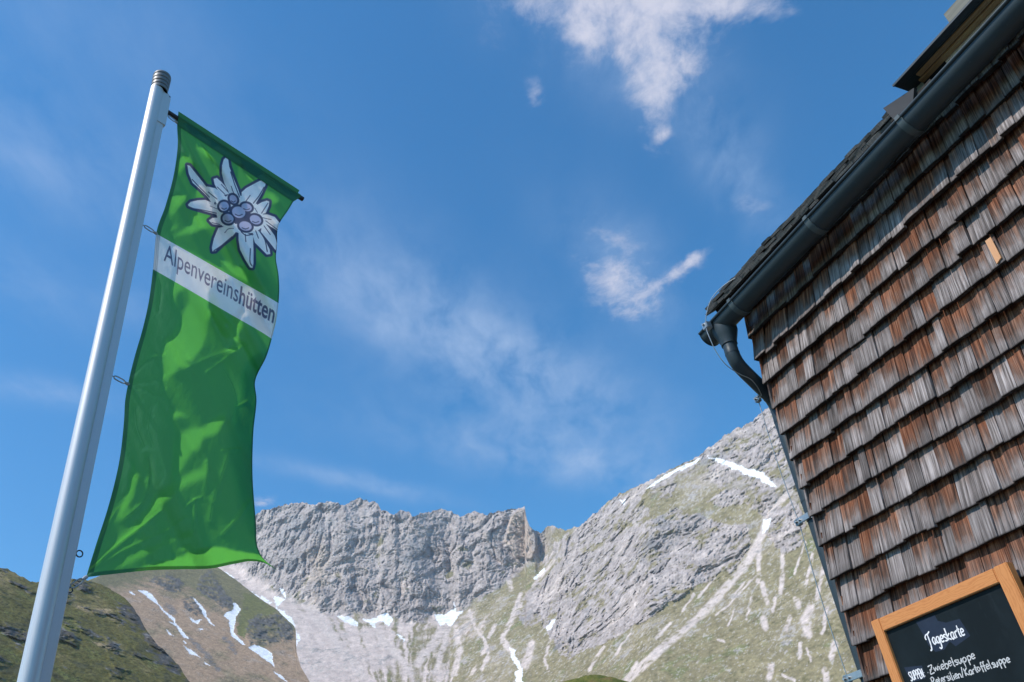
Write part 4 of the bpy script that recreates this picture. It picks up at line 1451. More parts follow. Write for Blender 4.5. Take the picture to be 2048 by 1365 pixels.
for i in range(49):
    a = RAD(38) + (2 * math.pi - RAD(76)) * i / 48
    prof.append((PR * math.cos(a), PR * math.sin(a)))
x_, y_ = prof[-1]
prof += [(x_ - .006, y_ + .004), (x_ - .004, -KH + .002), (x_ + .004, -KH), (KX - .003, -KH), (KX, -KH + .003), (KX, -.006), (KX - .014, -.006), (KX - .014, .006),
         (KX, .006), (KX, KH - .003), (KX - .003, KH), (prof[0][0] + .004, KH), (prof[0][0] - .004, KH - .002), (prof[0][0] - .006, prof[0][1] - .004)]
v = [(a, b, z) for z in (0.0, TOPZ) for a, b in prof]
m_ = len(prof)
f = [(i, (i + 1) % m_, m_ + (i + 1) % m_, m_ + i) for i in range(m_)]
shaft = mesh_obj("shaft", v, f, mat_alu, pole, True, None, 30)
SLX = KX + .012
sv = MB()
sprof = [(.030, -KH - .006), (SLX - .004, -KH - .006), (SLX, -KH - .002), (SLX, KH + .002), (SLX - .004, KH + .006), (.030, KH + .006)]
for z in (6.06, 6.36):
    sv.v += [(a, b, z - (.025 if z > 6.2 and a > .05 else 0)) for a, b in sprof]
n_ = len(sprof)
sv.f = [(i, (i + 1) % n_, n_ + (i + 1) % n_, n_ + i) for i in range(n_)] + [tuple(range(n_ - 1, -1, -1)), tuple(range(n_, 2 * n_))]
sleeve = sv.build("sleeve", mat_alu, pole, True, 30)
CAPX = .016
for z_, r0 in ((6.362, .0535), (6.396, .055), (6.430, .0565), (6.464, .0575)):
    MB().tube([(CAPX, 0, z_), (CAPX, 0, z_ + .003), (CAPX, 0, z_ + .027), (CAPX, 0, z_ + .030)], [r0 - .003, r0, r0, r0 - .003], 40).build("cap_ring", mat_capgrey, pole, True, 40)
MB().tube([(CAPX, 0, 6.362), (CAPX, 0, 6.50)], .051, 40).build("cap_core", mat_black, pole, True, 40)
MB().tube([(CAPX, 0, 6.497), (CAPX, 0, 6.501), (CAPX, 0, 6.520), (CAPX, 0, 6.536), (CAPX, 0, 6.541)], [.055, .0585, .056, .042, .012], 40).build("cap", mat_capgrey, pole, True, 50)
MB().box(.06, .096, -.01, .01, 6.335, 6.375, .003).build("latch", mat_black, pole)
CB_Z = 6.225
bar = MB().tube([(SLX - .01, 0, CB_Z), (1.225, 0, CB_Z)], .0155, 20).build("crossbar", mat_black, pole, True, 50)
MB().tube([(SLX - .012, 0, CB_Z), (SLX + .012, 0, CB_Z)], .013, 16).build("bar_socket", mat_link, bar, True, 50)
MB().tube([(1.205, 0, CB_Z), (1.245, 0, CB_Z)], .0185, 16).build("bar_end_cap", mat_black, bar, True, 50)
ez_ = None
rp = ray(158, 1101)
EY = CAM + rp * (4.0 / np.hypot(rp[0], rp[1]))
ez_ = EY[2]
ring_c = np.array([KX + .022, 0, ez_])
MB().loop_tube([ring_c + np.array([.015 * math.cos(a), 0, .015 * math.sin(a)]) for a in np.linspace(0, 2 * math.pi, 24, endpoint=False)], .0032, 8) \
    .tube([(KX - .006, 0, ez_), (KX + .008, 0, ez_)], .003, 8).build("eyelet", mat_eye, pole, True)

# ------------------------------------------------------------------ flag
L_EDGE = [(0, 357, 223), (.03, 354.5, 247), (.085, 355.5, 288), (.155, 349, 342), (.25, 331.6, 410), (.345, 312.5, 468), (.42, 306, 539), (.50, 295.8, 613),
          (.555, 284, 663), (.61, 269.5, 713), (.672, 256, 769), (.705, 250.4, 801), (.745, 248, 841), (.83, 236, 936), (.895, 215, 1019), (.95, 192, 1090), (1.0, 172, 1155)]
R_EDGE = [(0, 599, 381), (.06, 577, 420), (.10, 559, 447), (.17, 554, 492), (.21, 552, 517), (.26, 557, 549), (.345, 557, 607), (.39, 551, 648), (.42, 543.5, 678),
          (.475, 533, 713), (.545, 510, 766), (.585, 513, 797), (.66, 507, 862), (.75, 505, 945), (.86, 512, 1046), (.935, 517, 1100), (.965, 527, 1118), (1.0, 555, 1141)]
B_EDGE = [(0, 172, 1155), (.2, 250, 1146), (.33, 300, 1141), (.5, 362, 1139), (.66, 425, 1137), (.78, 470, 1128), (.87, 503, 1123), (.94, 530, 1127), (1.0, 555, 1141)]


def edge(tab, q):
    tab = np.asarray(tab, float)
    # smooth interpolation (monotone enough): cubic through the notes
    xs, out = tab[:, 0], []
    for c in (1, 2):
        y = tab[:, c]
        d = np.gradient(y, xs)
        i = np.clip(np.searchsorted(xs, q) - 1, 0, len(xs) - 2)
        h = xs[i + 1] - xs[i]
        s_ = (q - xs[i]) / h
        out.append((2 * s_ ** 3 - 3 * s_ ** 2 + 1) * y[i] + (s_ ** 3 - 2 * s_ ** 2 + s_) * h * d[i] + (-2 * s_ ** 3 + 3 * s_ ** 2) * y[i + 1] + (s_ ** 3 - s_ ** 2) * h * d[i + 1])
    return np.stack(out, -1)


def flag_map(U, V):
    Lp, Rp, Bp = edge(L_EDGE, V), edge(R_EDGE, V), edge(B_EDGE, U)
    tl, tr, bl, br = (np.array(q[1:]) for q in (L_EDGE[0], R_EDGE[0], L_EDGE[-1], R_EDGE[-1]))
    Tp = tl + (tr - tl) * U[..., None]
    u, v = U[..., None], V[..., None]
    # the bottom hem's own line only bends the last part of the cloth
    wv2 = v ** 3
    bb_ = bl * (1 - u) + br * u
    return Lp * (1 - u) + Rp * u + (Bp - bb_) * wv2 + 0 * Tp


NF_ = np.array([math.sin(BAR_AZ + math.pi / 2), math.cos(BAR_AZ + math.pi / 2), 0.0])
PA3 = np.array([PA[0], PA[1], 0.0])
if NF_ @ (CAM - PA3) < 0:
    NF_ = -NF_


def flag_points(XY, h):
    r = rays(XY[..., 0], XY[..., 1])
    tt = (h + NF_ @ (PA3 - CAM)) / (r @ NF_)
    return CAM + r * tt[..., None]


ZA = lambda p: zo(300, 200, 6.203, p)
ZB = lambda p: zo(320, 290, 5.057, p)
ZC = lambda p: zo(280, 430, 4.707, p)
ZD = lambda p: zo(200, 620, 4.875, p)
ZE = lambda p: zo(150, 860, 4.402, p)
LIT = [ZA(q) for q in (
    [(355, 760), (380, 690), (455, 648), (520, 760), (565, 880), (470, 800), (400, 860), (345, 930)],
    [(568, 478), (640, 530), (720, 620), (790, 740), (890, 920), (870, 940), (760, 740), (650, 690), (590, 610)],
    [(880, 610), (990, 610), (1090, 720), (1180, 870), (1100, 800), (1000, 700)],
    [(1170, 870), (1280, 955), (1350, 885), (1500, 965), (1650, 1115), (1540, 1060), (1440, 1000), (1300, 1020), (1220, 985)],
    [(1420, 1135), (1520, 1145), (1610, 1260), (1500, 1300), (1400, 1230)])]
LIT += [ZB(q) for q in (
    [(110, 520), (240, 478), (275, 540), (180, 640), (90, 755), (100, 620)], [(90, 862), (190, 788), (170, 845), (110, 872)],
    [(315, 690), (500, 640), (560, 760), (600, 830), (430, 850), (300, 900), (115, 938), (240, 860), (310, 790)],
    [(360, 380), (470, 420), (485, 555), (560, 600), (520, 690), (430, 600), (310, 590), (370, 540)],
    [(760, 590), (880, 680), (860, 745), (720, 705), (600, 690), (590, 840), (760, 830), (880, 860), (1000, 870), (1090, 900), (1200, 770), (1080, 700), (1010, 570), (870, 520)],
    [(990, 340), (1085, 360), (1070, 470), (1000, 430)], [(560, 870), (720, 850), (690, 950), (640, 885)],
    [(735, 1255), (800, 1205), (855, 1260), (910, 1350), (760, 1340)])]
LIT += [ZC(q) for q in (
    [(295, 265), (420, 330), (560, 400), (760, 490), (865, 600), (780, 640), (720, 625), (650, 710), (640, 870), (685, 930), (630, 1000), (620, 1150), (580, 1250), (520, 1335), (430, 1375),
     (195, 1330), (240, 1165), (330, 1080), (410, 920), (460, 820), (470, 690), (360, 720), (325, 790), (310, 870), (285, 690), (320, 540), (350, 400), (300, 320)],
    [(935, 740), (1000, 660), (1095, 700), (1105, 860), (1040, 880), (1005, 955), (950, 990), (960, 1030), (1000, 1020), (960, 1080), (920, 1140), (985, 1245), (880, 1180), (755, 1140), (830, 1050), (800, 990),
     (895, 925), (960, 860), (960, 790)],
    [(750, 415), (860, 455), (885, 520), (960, 465), (1005, 530), (1080, 670), (940, 600), (850, 550)],
    [(775, 1285), (880, 1228), (945, 1250), (930, 1285), (850, 1302)])]
LIT += [ZD(q) for q in (
    [(600, 430), (930, 440), (910, 500), (820, 505), (885, 555), (760, 560), (660, 690), (585, 702), (625, 600)],
    [(568, 788), (655, 732), (660, 762), (610, 792)], [(685, 978), (760, 982), (845, 1032), (720, 1062), (690, 1078)],
    [(728, 1295), (780, 1240), (900, 1143), (1000, 1150), (1090, 1070), (1225, 995), (1235, 1075), (1130, 1215), (1010, 1240), (950, 1380), (728, 1380)])]
LIT += [ZE(q) for q in (
    [(878, 80), (1000, -10), (1175, -10), (1100, 90), (1000, 240), (890, 425), (848, 462), (868, 250)],
    [(295, 1085), (400, 945), (560, 795), (680, 625), (820, 495), (900, 445), (1000, 385), (1110, 345), (1150, 280), (1168, 310), (1142, 415), (1010, 475), (880, 555), (760, 675), (600, 845), (450, 965), (330, 1065)],
    [(348, 815), (430, 600), (480, 480), (468, 420), (512, 325), (565, 400), (522, 560), (462, 680), (400, 765)],
    [(295, 1235), (560, 1080), (800, 988), (960, 916), (1040, 880), (1052, 905), (1000, 945), (920, 948), (700, 1055), (450, 1185)],
    [(868, 1088), (960, 1028), (1035, 998), (1000, 1042)])]
CURL = ZE([(480, 1250), (750, 1168), (960, 1108), (1000, 1078), (1150, 1042), (1300, 1030), (1400, 1066), (1500, 1080), (1600, 1096), (1700, 1135), (1790, 1240), (1700, 1190), (1500, 1190), (1300, 1212), (1050, 1242), (700, 1250)])
DEEP = [ZD([(1190, 560), (1260, 600), (1330, 780), (1330, 960), (1320, 1130), (1200, 1365), (1100, 1365), (1230, 1130), (1260, 950), (1200, 700)]),
        ZD([(1370, 60), (1470, 120), (1510, 260), (1510, 560), (1440, 700), (1420, 900), (1440, 1365), (1410, 1365), (1390, 900), (1480, 600), (1440, 380), (1350, 230)]),
        ZE([(560, 60), (640, 260), (660, 420), (640, 560), (540, 700), (600, 540), (590, 320)]),
        ZC([(630, 740), (800, 830), (860, 900), (800, 1000), (720, 1130), (640, 1100), (640, 940), (610, 820)])]


def solve_folds(nu, nv):
    """cloth relief (distance off the bar's plane) whose faces turn to the sun where the bright patches lie"""
    U, V = np.meshgrid(np.linspace(0, 1, nu), np.linspace(0, 1, nv))
    XY = flag_map(U, V)
    P = flag_points(XY, np.zeros_like(U))
    x = (P - PA3) @ BDIR
    y = P[..., 2]
    lit = np.zeros(U.shape)
    for q in LIT:
        lit = np.maximum(lit, inside(q, XY[..., 0], XY[..., 1]))
    cur = inside(CURL, XY[..., 0], XY[..., 1]).astype(float)
    deep = poly_mask(DEEP, XY[..., 0], XY[..., 1])
    lit, deep = blur(blur(lit, 3, 0), 3, 1), blur(blur(deep, 3, 0), 3, 1)
    sx, sy, sn = sun_dir @ BDIR, sun_dir[2], sun_dir @ NF_
    T = -0.008 - 0.045 * smst(V, .72, .9) - 0.42 * lit - 0.62 * cur
    g = T - sn                                              # = -h_x sx - h_y sy
    # metric of the grid
    xu, xv = np.gradient(x, axis=1), np.gradient(x, axis=0)
    yu, yv = np.gradient(y, axis=1), np.gradient(y, axis=0)
    det = xu * yv - xv * yu
    det = np.where(np.abs(det) < 1e-9, 1e-9, det)
    # h_x = (h_u yv - h_v yu)/det ; h_y = (-h_u xv + h_v xu)/det
    au, av = -(sx * yv - sy * xv) / det, -(-sx * yu + sy * xu) / det
    bu, bv = (sy * yv + sx * xv) / det, (-sy * yu - sx * xu) / det
    free = np.ones(U.shape); free[0] = 0; free[1] = 0
    free[:, 0] = 0
    lam, mu = 0.04, 0.004

    def Du(h): return np.gradient(h, axis=1)
    def Dv(h): return np.gradient(h, axis=0)

    def grad_T(a, axis):                                    # transpose of np.gradient
        out = np.zeros_like(a)
        A = np.moveaxis(a, axis, 0); O = np.moveaxis(out, axis, 0)
        O[2:] += 0.5 * A[1:-1]; O[:-2] -= 0.5 * A[1:-1]
        O[1] += A[0]; O[0] -= A[0]
        O[-1] += A[-1]; O[-2] -= A[-1]
        return out

    def lap(h):
        o = np.zeros_like(h)
        o[1:-1] += h[2:] - 2 * h[1:-1] + h[:-2]
        o[:, 1:-1] += h[:, 2:] - 2 * h[:, 1:-1] + h[:, :-2]
        return o

    du2 = (np.mean(np.abs(xu)) + 1e-9) ** 2

    def A(h):
        h = h * free
        hu, hv_ = Du(h), Dv(h)
        r1 = au * hu + av * hv_
        r2 = (bu * hu + bv * hv_) * lam
        r1 = r1 * wt
        o = grad_T(au * r1 + lam * bu * r2, 1) + grad_T(av * r1 + lam * bv * r2, 0)
        o = o + (mu / du2) * lap(lap(h))
        return o * free

    wt = np.ones(U.shape)
    h = np.zeros_like(U)
    for outer in range(3):                                  # faces turned too far from the sun would shade the patches: weigh them down
        b = (grad_T(au * g * wt, 1) + grad_T(av * g * wt, 0)) * free
        r = b - A(h); p = r.copy(); rs_ = (r * r).sum()
        for it in range(420):
            Ap = A(p)
            al = rs_ / ((p * Ap).sum() + 1e-20)
            h = h + al * p; r = r - al * Ap
            rn = (r * r).sum()
            if rn < 1e-9 * (b * b).sum():
                break
            p = r + rn / rs_ * p; rs_ = rn
        over = au * Du(h) + av * Dv(h) - g
        wt = 1.0 + 6.0 * smst(over, 0.0, 0.10)
    for _ in range(2):                                      # binomial smoothing of the solver's grid noise
        for ax_ in (0, 1):
            q = np.pad(h, [(1, 1) if a_ == ax_ else (0, 0) for a_ in (0, 1)], mode='reflect', reflect_type='odd')
            h = 0.25 * np.take(q, range(0, q.shape[ax_] - 2), ax_) + 0.5 * h + 0.25 * np.take(q, range(2, q.shape[ax_]), ax_)
    return h


def upsample(a, nv, nu):
    from_v, from_u = np.linspace(0, a.shape[0] - 1, nv), np.linspace(0, a.shape[1] - 1, nu)
    def cub(arr, q):
        i = np.clip(q.astype(int), 0, arr.shape[0] - 2); s_ = (q - i)[:, None]
        g_ = lambda k: arr[np.clip(i + k, 0, arr.shape[0] - 1)]
        p0, p1, p2, p3 = g_(-1), g_(0), g_(1), g_(2)
        return 0.5 * (2 * p1 + (p2 - p0) * s_ + (2 * p0 - 5 * p1 + 4 * p2 - p3) * s_ ** 2 + (3 * p1 - p0 - 3 * p2 + p3) * s_ ** 3)
    return cub(cub(a, from_v).T.copy(), from_u).T


hs = solve_folds(100, 300)
FNU, FNV = 330, 1000
U, V = np.meshgrid(np.linspace(0, 1, FNU), np.linspace(0, 1, FNV))
XY = flag_map(U, V)
H = upsample(hs, FNV, FNU)
FP = flag_points(XY, H)
# creases pulled from the clips and small wrinkles of the woven cloth
CREASES = [(ZE([(110, 1265), (400, 1000), (600, 850), (760, 720)]), 4.5, .0042), (ZE([(110, 1265), (450, 1060), (800, 900), (980, 780)]), 5, .0034),
           (ZE([(110, 1265), (260, 900), (380, 700)]), 4, .0022), (ZE([(1050, 620), (1052, 760), (1045, 900)]), 3.5, .0048), (ZE([(970, 690), (1050, 622), (1110, 600)]), 3, .003),
           (ZE([(1160, 290), (1165, 420), (1140, 570), (1210, 640)]), 5, .0040), (ZE([(1350, 220), (1300, 380), (1220, 620), (1190, 800)]), 7, .0050),
           (ZE([(1530, 640), (1430, 780), (1300, 920)]), 6, .0045), (ZE([(1300, 185), (1450, 172)]), 3, .003), (ZE([(640, 240), (660, 420), (600, 640), (430, 790)]), 8, .0050),
           (ZD([(275, 725), (520, 690), (820, 590), (1060, 480), (1300, 400)]), 6, .0034), (ZD([(275, 725), (560, 840), (640, 880)]), 4, .0024), (ZD([(330, 620), (480, 480), (620, 450)]), 5, .0028),
           (ZD([(1050, 610), (1200, 500), (1420, 350)]), 5, .0034), (ZD([(1190, 560), (1300, 760), (1320, 960), (1220, 1150)]), 10, -.0045), (ZD([(1330, 950), (1430, 900)]), 3, .0028),
           (ZD([(340, 960), (360, 1150), (430, 1330)]), 8, .0036), (ZD([(500, 950), (470, 1150), (520, 1330)]), 9, .0026),
           (ZA([(365, 300), (450, 560), (560, 800), (640, 1000)]), 5, .0040), (ZA([(470, 420), (700, 560), (800, 740), (900, 930)]), 5, .0036), (ZA([(820, 440), (1000, 640), (1170, 860)]), 4, .0036),
           (ZC([(160, 560), (190, 700), (170, 900)]), 5, .0034), (ZC([(640, 730), (700, 800), (860, 900), (1000, 960)]), 5, .0036), (ZC([(1080, 660), (1230, 760)]), 4, .002)]
dcr = 0
for q_, wd_, am_ in CREASES:
    P_ = spline(q_, 24)
    d_ = stroke_dist(P_, XY[..., 0], XY[..., 1], 40)
    # signed side of the crease
    c_i = ((XY[..., 0] - P_[0][0]) * (P_[-1][1] - P_[0][1]) - (XY[..., 1] - P_[0][1]) * (P_[-1][0] - P_[0][0]))
    L_ = np.linalg.norm(P_[-1] - P_[0])
    H = H - am_ * np.exp(-(d_ / wd_) ** 2) * smst(d_, -1, 1) * (0.75 + 0.25 * np.tanh(c_i / L_ / wd_))
fade = smst(U, 0, .06) * smst(V, .03, .08)
pw_ = np.stack([XY[..., 0] * .05 + .028 * XY[..., 1], XY[..., 1] * .022 - .03 * XY[..., 0], U * 0], -1)
H = H + fade * (0.0012 * fbm(pw_, 3, .5) + 0.0004 * fbm(pw_ * 3.7 + 9, 3))
FP = flag_points(XY, H)

# --- the print: rasterised once onto the cloth's own vertices
GREEN, GREEN_T = np.array([.020, .125, .062]), np.array([.090, .345, .045])
WHITE, WHITE_T = np.array([.68, .68, .70]), np.array([.36, .33, .32])
NAVY, NAVY_T = np.array([.010, .030, .075]), np.array([.06, .06, .09])
LILAC, LILAC_T = np.array([.36, .38, .50]), np.array([.24, .22, .30])
PETALS = [
    [(277, 205), (300, 212), (370, 300), (430, 375), (480, 440), (560, 560), (540, 610), (470, 515), (400, 445), (330, 385), (290, 290)],
    [(283, 605), (310, 577), (380, 562), (460, 558), (540, 590), (600, 650), (590, 710), (450, 672), (330, 637), (290, 620)],
    [(542, 345), (575, 335), (620, 375), (660, 420), (700, 500), (640, 505), (580, 450), (552, 400)],
    [(470, 420), (560, 440), (640, 500), (700, 560), (600, 620), (540, 560), (480, 460)],
    [(628, 210), (645, 148), (665, 132), (690, 150), (700, 220), (740, 330), (790, 450), (822, 545), (780, 600), (700, 490), (650, 385), (625, 290)],
    [(825, 480), (870, 440), (960, 390), (1040, 350), (1068, 355), (1065, 410), (1030, 490), (970, 590), (900, 620), (830, 570)],
    [(980, 610), (1030, 580), (1080, 565), (1105, 575), (1100, 620), (1070, 690), (1000, 710), (950, 670)],
    [(1000, 705), (1090, 705), (1160, 730), (1210, 790), (1205, 880), (1140, 840), (1040, 780)],
    [(1040, 760), (1110, 850), (1160, 920), (1185, 1000), (1172, 1070), (1110, 990), (1020, 880)],
    [(950, 850), (1010, 880), (1060, 960), (1110, 1060), (1115, 1105), (1080, 1110), (1020, 1050), (960, 990), (935, 910)],
    [(795, 860), (870, 890), (940, 920), (945, 1060), (945, 1200), (935, 1245), (910, 1240), (860, 1160), (810, 1060), (795, 960)],
    [(590, 840), (700, 820), (785, 860), (730, 930), (640, 1000), (560, 1075), (530, 1078), (525, 1040), (545, 950)],
    [(495, 765), (530, 740), (600, 735), (650, 780), (610, 815), (530, 802)],
    [(560, 600), (700, 500), (850, 520), (980, 600), (1050, 720), (1040, 830), (960, 890), (820, 900), (690, 860), (600, 800), (570, 700)]]
SEEDS = [((742, 550), 46, 58, -35), ((647, 622), 60, 58, 0), ((876, 632), 66, 50, 20), ((688, 748), 68, 60, 15), ((966, 758), 72, 56, 25), ((864, 822), 76, 58, 15), ((796, 682), 80, 68, 20)]
LINES = [([(715, 275), (755, 400), (805, 530)], 9), ([(1052, 430), (1000, 520), (945, 590)], 9), ([(912, 512), (868, 572)], 8), ([(325, 350), (400, 430), (500, 530)], 8),
         ([(488, 478), (575, 548)], 8), ([(580, 428), (652, 496)], 7), ([(620, 400), (688, 475)], 7), ([(300, 640), (430, 660), (570, 692)], 8), ([(505, 618), (580, 650)], 5),
         ([(915, 1050), (910, 1180), (930, 1225)], 9), ([(730, 930), (620, 1022), (545, 1072)], 10), ([(862, 905), (868, 980)], 8), ([(968, 870), (996, 945)], 8),
         ([(1005, 870), (1060, 960), (1085, 1080)], 9), ([(655, 890), (690, 852), (745, 846)], 6), ([(1040, 738), (1125, 758)], 6), ([(1070, 770), (1200, 868)], 7),
         ([(1052, 820), (1115, 908)], 7), ([(525, 788), (605, 806)], 7), ([(1092, 590), (1028, 692)], 8), ([(958, 640), (985, 685)], 6), ([(720, 420), (745, 490)], 7), ([(820, 880), (870, 915), (940, 905)], 9)]


def flower_layers(X, Y):
    X, Y = (X - 320) * 5.057, (Y - 290) * 5.057            # onto the detail's units
    lin = np.zeros(X.shape, np.int8)
    out = 27
    for q in PETALS:
        d = stroke_dist(q + [q[0]], X, Y, out + 2)
        lin[d < out] = 1
    for q in PETALS:
        lin[inside(q, X, Y)] = 2
    for q, wd in LINES:
        P = spline(q, 14) if len(q) > 2 else np.array(q, float)
        n_ = len(P)
        d = stroke_dist(P, X, Y, wd + 2)
        lin[d < wd * 0.62] = 1
    sd = [(c, a, b, ang) for c, a, b, ang in SEEDS]

    def ell(c, a, b, ang, grow):
        ca, sa = math.cos(RAD(ang)), math.sin(RAD(ang))
        dx_, dy_ = X - c[0], Y - c[1]
        return ((dx_ * ca + dy_ * sa) / (a + grow)) ** 2 + ((-dx_ * sa + dy_ * ca) / (b + grow)) ** 2 < 1
    for c, a, b, ang in sd:
        lin[ell(c, a, b, ang, 10)] = 1
    lin[inside([(700, 640), (760, 600), (870, 640), (960, 740), (880, 800), (760, 800), (700, 740)], X, Y)] = 1
    for c, a, b, ang in sd:
        lin[ell(c, a, b, ang, -12)] = 3
    for c, a, b, ang in sd:
        P = spline([(c[0] - a * .45, c[1] + b * .30), (c[0], c[1] + b * .52), (c[0] + a * .45, c[1] + b * .32)], 8)
        lin[stroke_dist(P, X, Y, 8) < 5] = 1
    return lin


def text_bitmap():
    """'Alpenvereins' light + 'huetten' bold, drawn with the built-in typeface -> bitmap (rows from top)"""
    WB, HB = 2400, 220
    bmp = np.zeros((HB, WB), np.float32)
    parts = []
    for body, off, in (("Alpenvereins", 0.003), ("hütten", 0.022)):
        cu = bpy.data.curves.new("tmp_text", 'FONT')
        cu.body = body
        cu.size = 1.0
        cu.offset = off
        cu.resolution_u = 4
        ob = bpy.data.objects.new("tmp_text", cu)
        COL.objects.link(ob)
        bpy.context.view_layer.update()
        me = ob.evaluated_get(bpy.context.evaluated_depsgraph_get()).to_mesh()
        me.calc_loop_triangles()
        co = np.array([p.co[:2] for p in me.vertices])
        tri = np.array([q.vertices[:] for q in me.loop_triangles])
        parts.append(co[tri])
        ob.evaluated_get(bpy.context.evaluated_depsgraph_get()).to_mesh_clear()
        bpy.data.objects.remove(ob); bpy.data.curves.remove(cu)
    spans = ((0.0, .672), (.682, 1.0))
    for tris, (a, b) in zip(parts, spans):
        x0, x1 = tris[..., 0].min(), tris[..., 0].max()
        T2 = tris.copy()
        T2[..., 0] = (a + (tris[..., 0] - x0) / (x1 - x0) * (b - a)) * (WB - 1)
        T2[..., 1] = (0.78 - tris[..., 1]) / 1.02 * (HB - 1)        # baseline at .765 of the height
        for q in T2:
            xa, xb = int(max(q[:, 0].min(), 0)), int(min(q[:, 0].max() + 2, WB))
            ya, yb = int(max(q[:, 1].min(), 0)), int(min(q[:, 1].max() + 2, HB))
            if xb <= xa or yb <= ya:
                continue
            gx_, gy_ = np.meshgrid(np.arange(xa, xb), np.arange(ya, yb))
            s_ = []
            for i in range(3):
                (x1_, y1_), (x2_, y2_) = q[i], q[(i + 1) % 3]
                s_.append((x2_ - x1_) * (gy_ - y1_) - (y2_ - y1_) * (gx_ - x1_))
            m = ((s_[0] >= 0) & (s_[1] >= 0) & (s_[2] >= 0)) | ((s_[0] <= 0) & (s_[1] <= 0) & (s_[2] <= 0))
            bmp[ya:yb, xa:xb][m] = 1
    return bmp


tb = text_bitmap()
front = np.zeros(U.shape + (3,)); back_c = np.zeros(U.shape + (3,))
SS = 3
du_, dv_ = 1 / (FNU - 1), 1 / (FNV - 1)
for i in range(SS):
    for j in range(SS):
        Us = np.clip(U + du_ * ((i + .5) / SS - .5), 0, 1); Vs = np.clip(V + dv_ * ((j + .5) / SS - .5), 0, 1)
        Pq = flag_map(Us, Vs)
        lay = np.zeros(U.shape, np.int8)
        sel = (Pq[..., 0] > 365) & (Vs < .36)
        fl = np.zeros(U.shape, np.int8)
        fl[sel] = flower_layers(Pq[..., 0][sel], Pq[..., 1][sel])
        band = (Vs > .345) & (Vs < .42)
        tx = (Us - .078) / .905
        ty = (Vs - (.391 - .765 * .0535)) / .0535
        ok = (tx > 0) & (tx < 1) & (ty > 0) & (ty < 1) & band
        inkm = np.zeros(U.shape, bool)
        inkm[ok] = tb[(ty[ok] * 219).astype(int), (tx[ok] * 2399).astype(int)] > .5
        fc = np.empty(U.shape + (3,)); bc = np.empty(U.shape + (3,))
        fc[:], bc[:] = GREEN, GREEN_T
        fc[fl == 1], bc[fl == 1] = NAVY, NAVY_T
        fc[fl == 2], bc[fl == 2] = WHITE, WHITE_T
        fc[fl == 3], bc[fl == 3] = LILAC, LILAC_T
        fc[band], bc[band] = WHITE, WHITE_T
        fc[inkm], bc[inkm] = np.array([.010, .035, .095]), np.array([.13, .115, .15])
        front += fc; back_c += bc
front /= SS * SS; back_c /= SS * SS
# hems are several layers of cloth: less light comes through
hem = np.clip(1 - smst(U, .030, .036) + (1 - smst(V, .034, .038)) + smst(V, .9925, .994) + smst(U, .988, .991), 0, 1)
stitch = ((np.abs(U - .030) < .0022) | (np.abs(U - .016) < .0018)) * 1.0
front *= (1 - 0.16 * hem - 0.25 * stitch)[..., None]
back_c *= (1 - 0.72 * hem)[..., None]

mat_flag, t = material("printed_flag_polyester")
fcol, bcol = t.attr('print'), t.attr('through')
uvn = t.attr('cloth_uv')
weave = t.noise(t.vmath('MULTIPLY', uvn, t.xyz(500.0, 60.0, 1.0)), 1.0, 2, .5)
dif = t.n('ShaderNodeBsdfDiffuse'); t.link(t.vmath('SCALE', fcol, s=t.maprange(weave, .3, .7, .94, 1.06)), dif.inputs[0])
tra = t.n('ShaderNodeBsdfTranslucent'); t.link(bcol, tra.inputs[0])
gls = t.n('ShaderNodeBsdfGlossy'); gls.inputs['Roughness'].default_value = .55; gls.inputs[0].default_value = (.9, .93, 1, 1)
ad = t.n('ShaderNodeAddShader'); t.link(dif.outputs[0], ad.inputs[0]); t.link(tra.outputs[0], ad.inputs[1])
mxs = t.n('ShaderNodeMixShader'); mxs.inputs[0].default_value = .03; t.link(ad.outputs[0], mxs.inputs[1]); t.link(gls.outputs[0], mxs.inputs[2])
om = t.n('ShaderNodeOutputMaterial'); t.link(mxs.outputs[0], om.inputs[0])

flag = empty("flag", (FP[0, 0, 0], FP[0, 0, 1], 0))
tag(flag, "long green hanging flag with white edelweiss and lettered white band", "flag")
FO = np.array([FP[0, 0, 0], FP[0, 0, 1], 0.0])
cloth = grid_mesh("cloth", FP - FO, mat_flag)
cloth.parent = flag
set_color(cloth.data, 'print', front); set_color(cloth.data, 'through', back_c)
set_color(cloth.data, 'cloth_uv', np.stack([U, V, U * 0], -1))
# the outer edge is blown back behind the cloth: a second layer there
vs = np.linspace(.47, .90, 160)
wfold = .16 * np.sin(np.pi * np.clip((vs - .46) / .45, 0, 1)) ** .7 + .012
st = np.linspace(0, 1, 12)
FV = np.repeat(vs[:, None], 12, 1)
FU = 1 - wfold[:, None] * st[None]
ri, ci = np.clip((FV * (FNV - 1)).round().astype(int), 0, FNV - 1), np.clip((FU * (FNU - 1)).round().astype(int), 0, FNU - 1)
FB = flag_points(flag_map(FU, FV), H[ri, ci] - .022 * np.sin(np.pi * st * .62)[None] - .0015)
fold = grid_mesh("folded_edge", FB - FO, mat_flag)
fold.parent = flag
set_color(fold.data, 'print', np.broadcast_to(GREEN, FB.shape)); set_color(fold.data, 'through', np.broadcast_to(GREEN_T, FB.shape))
set_color(fold.data, 'cloth_uv', np.stack([FU, FV, FU * 0], -1))
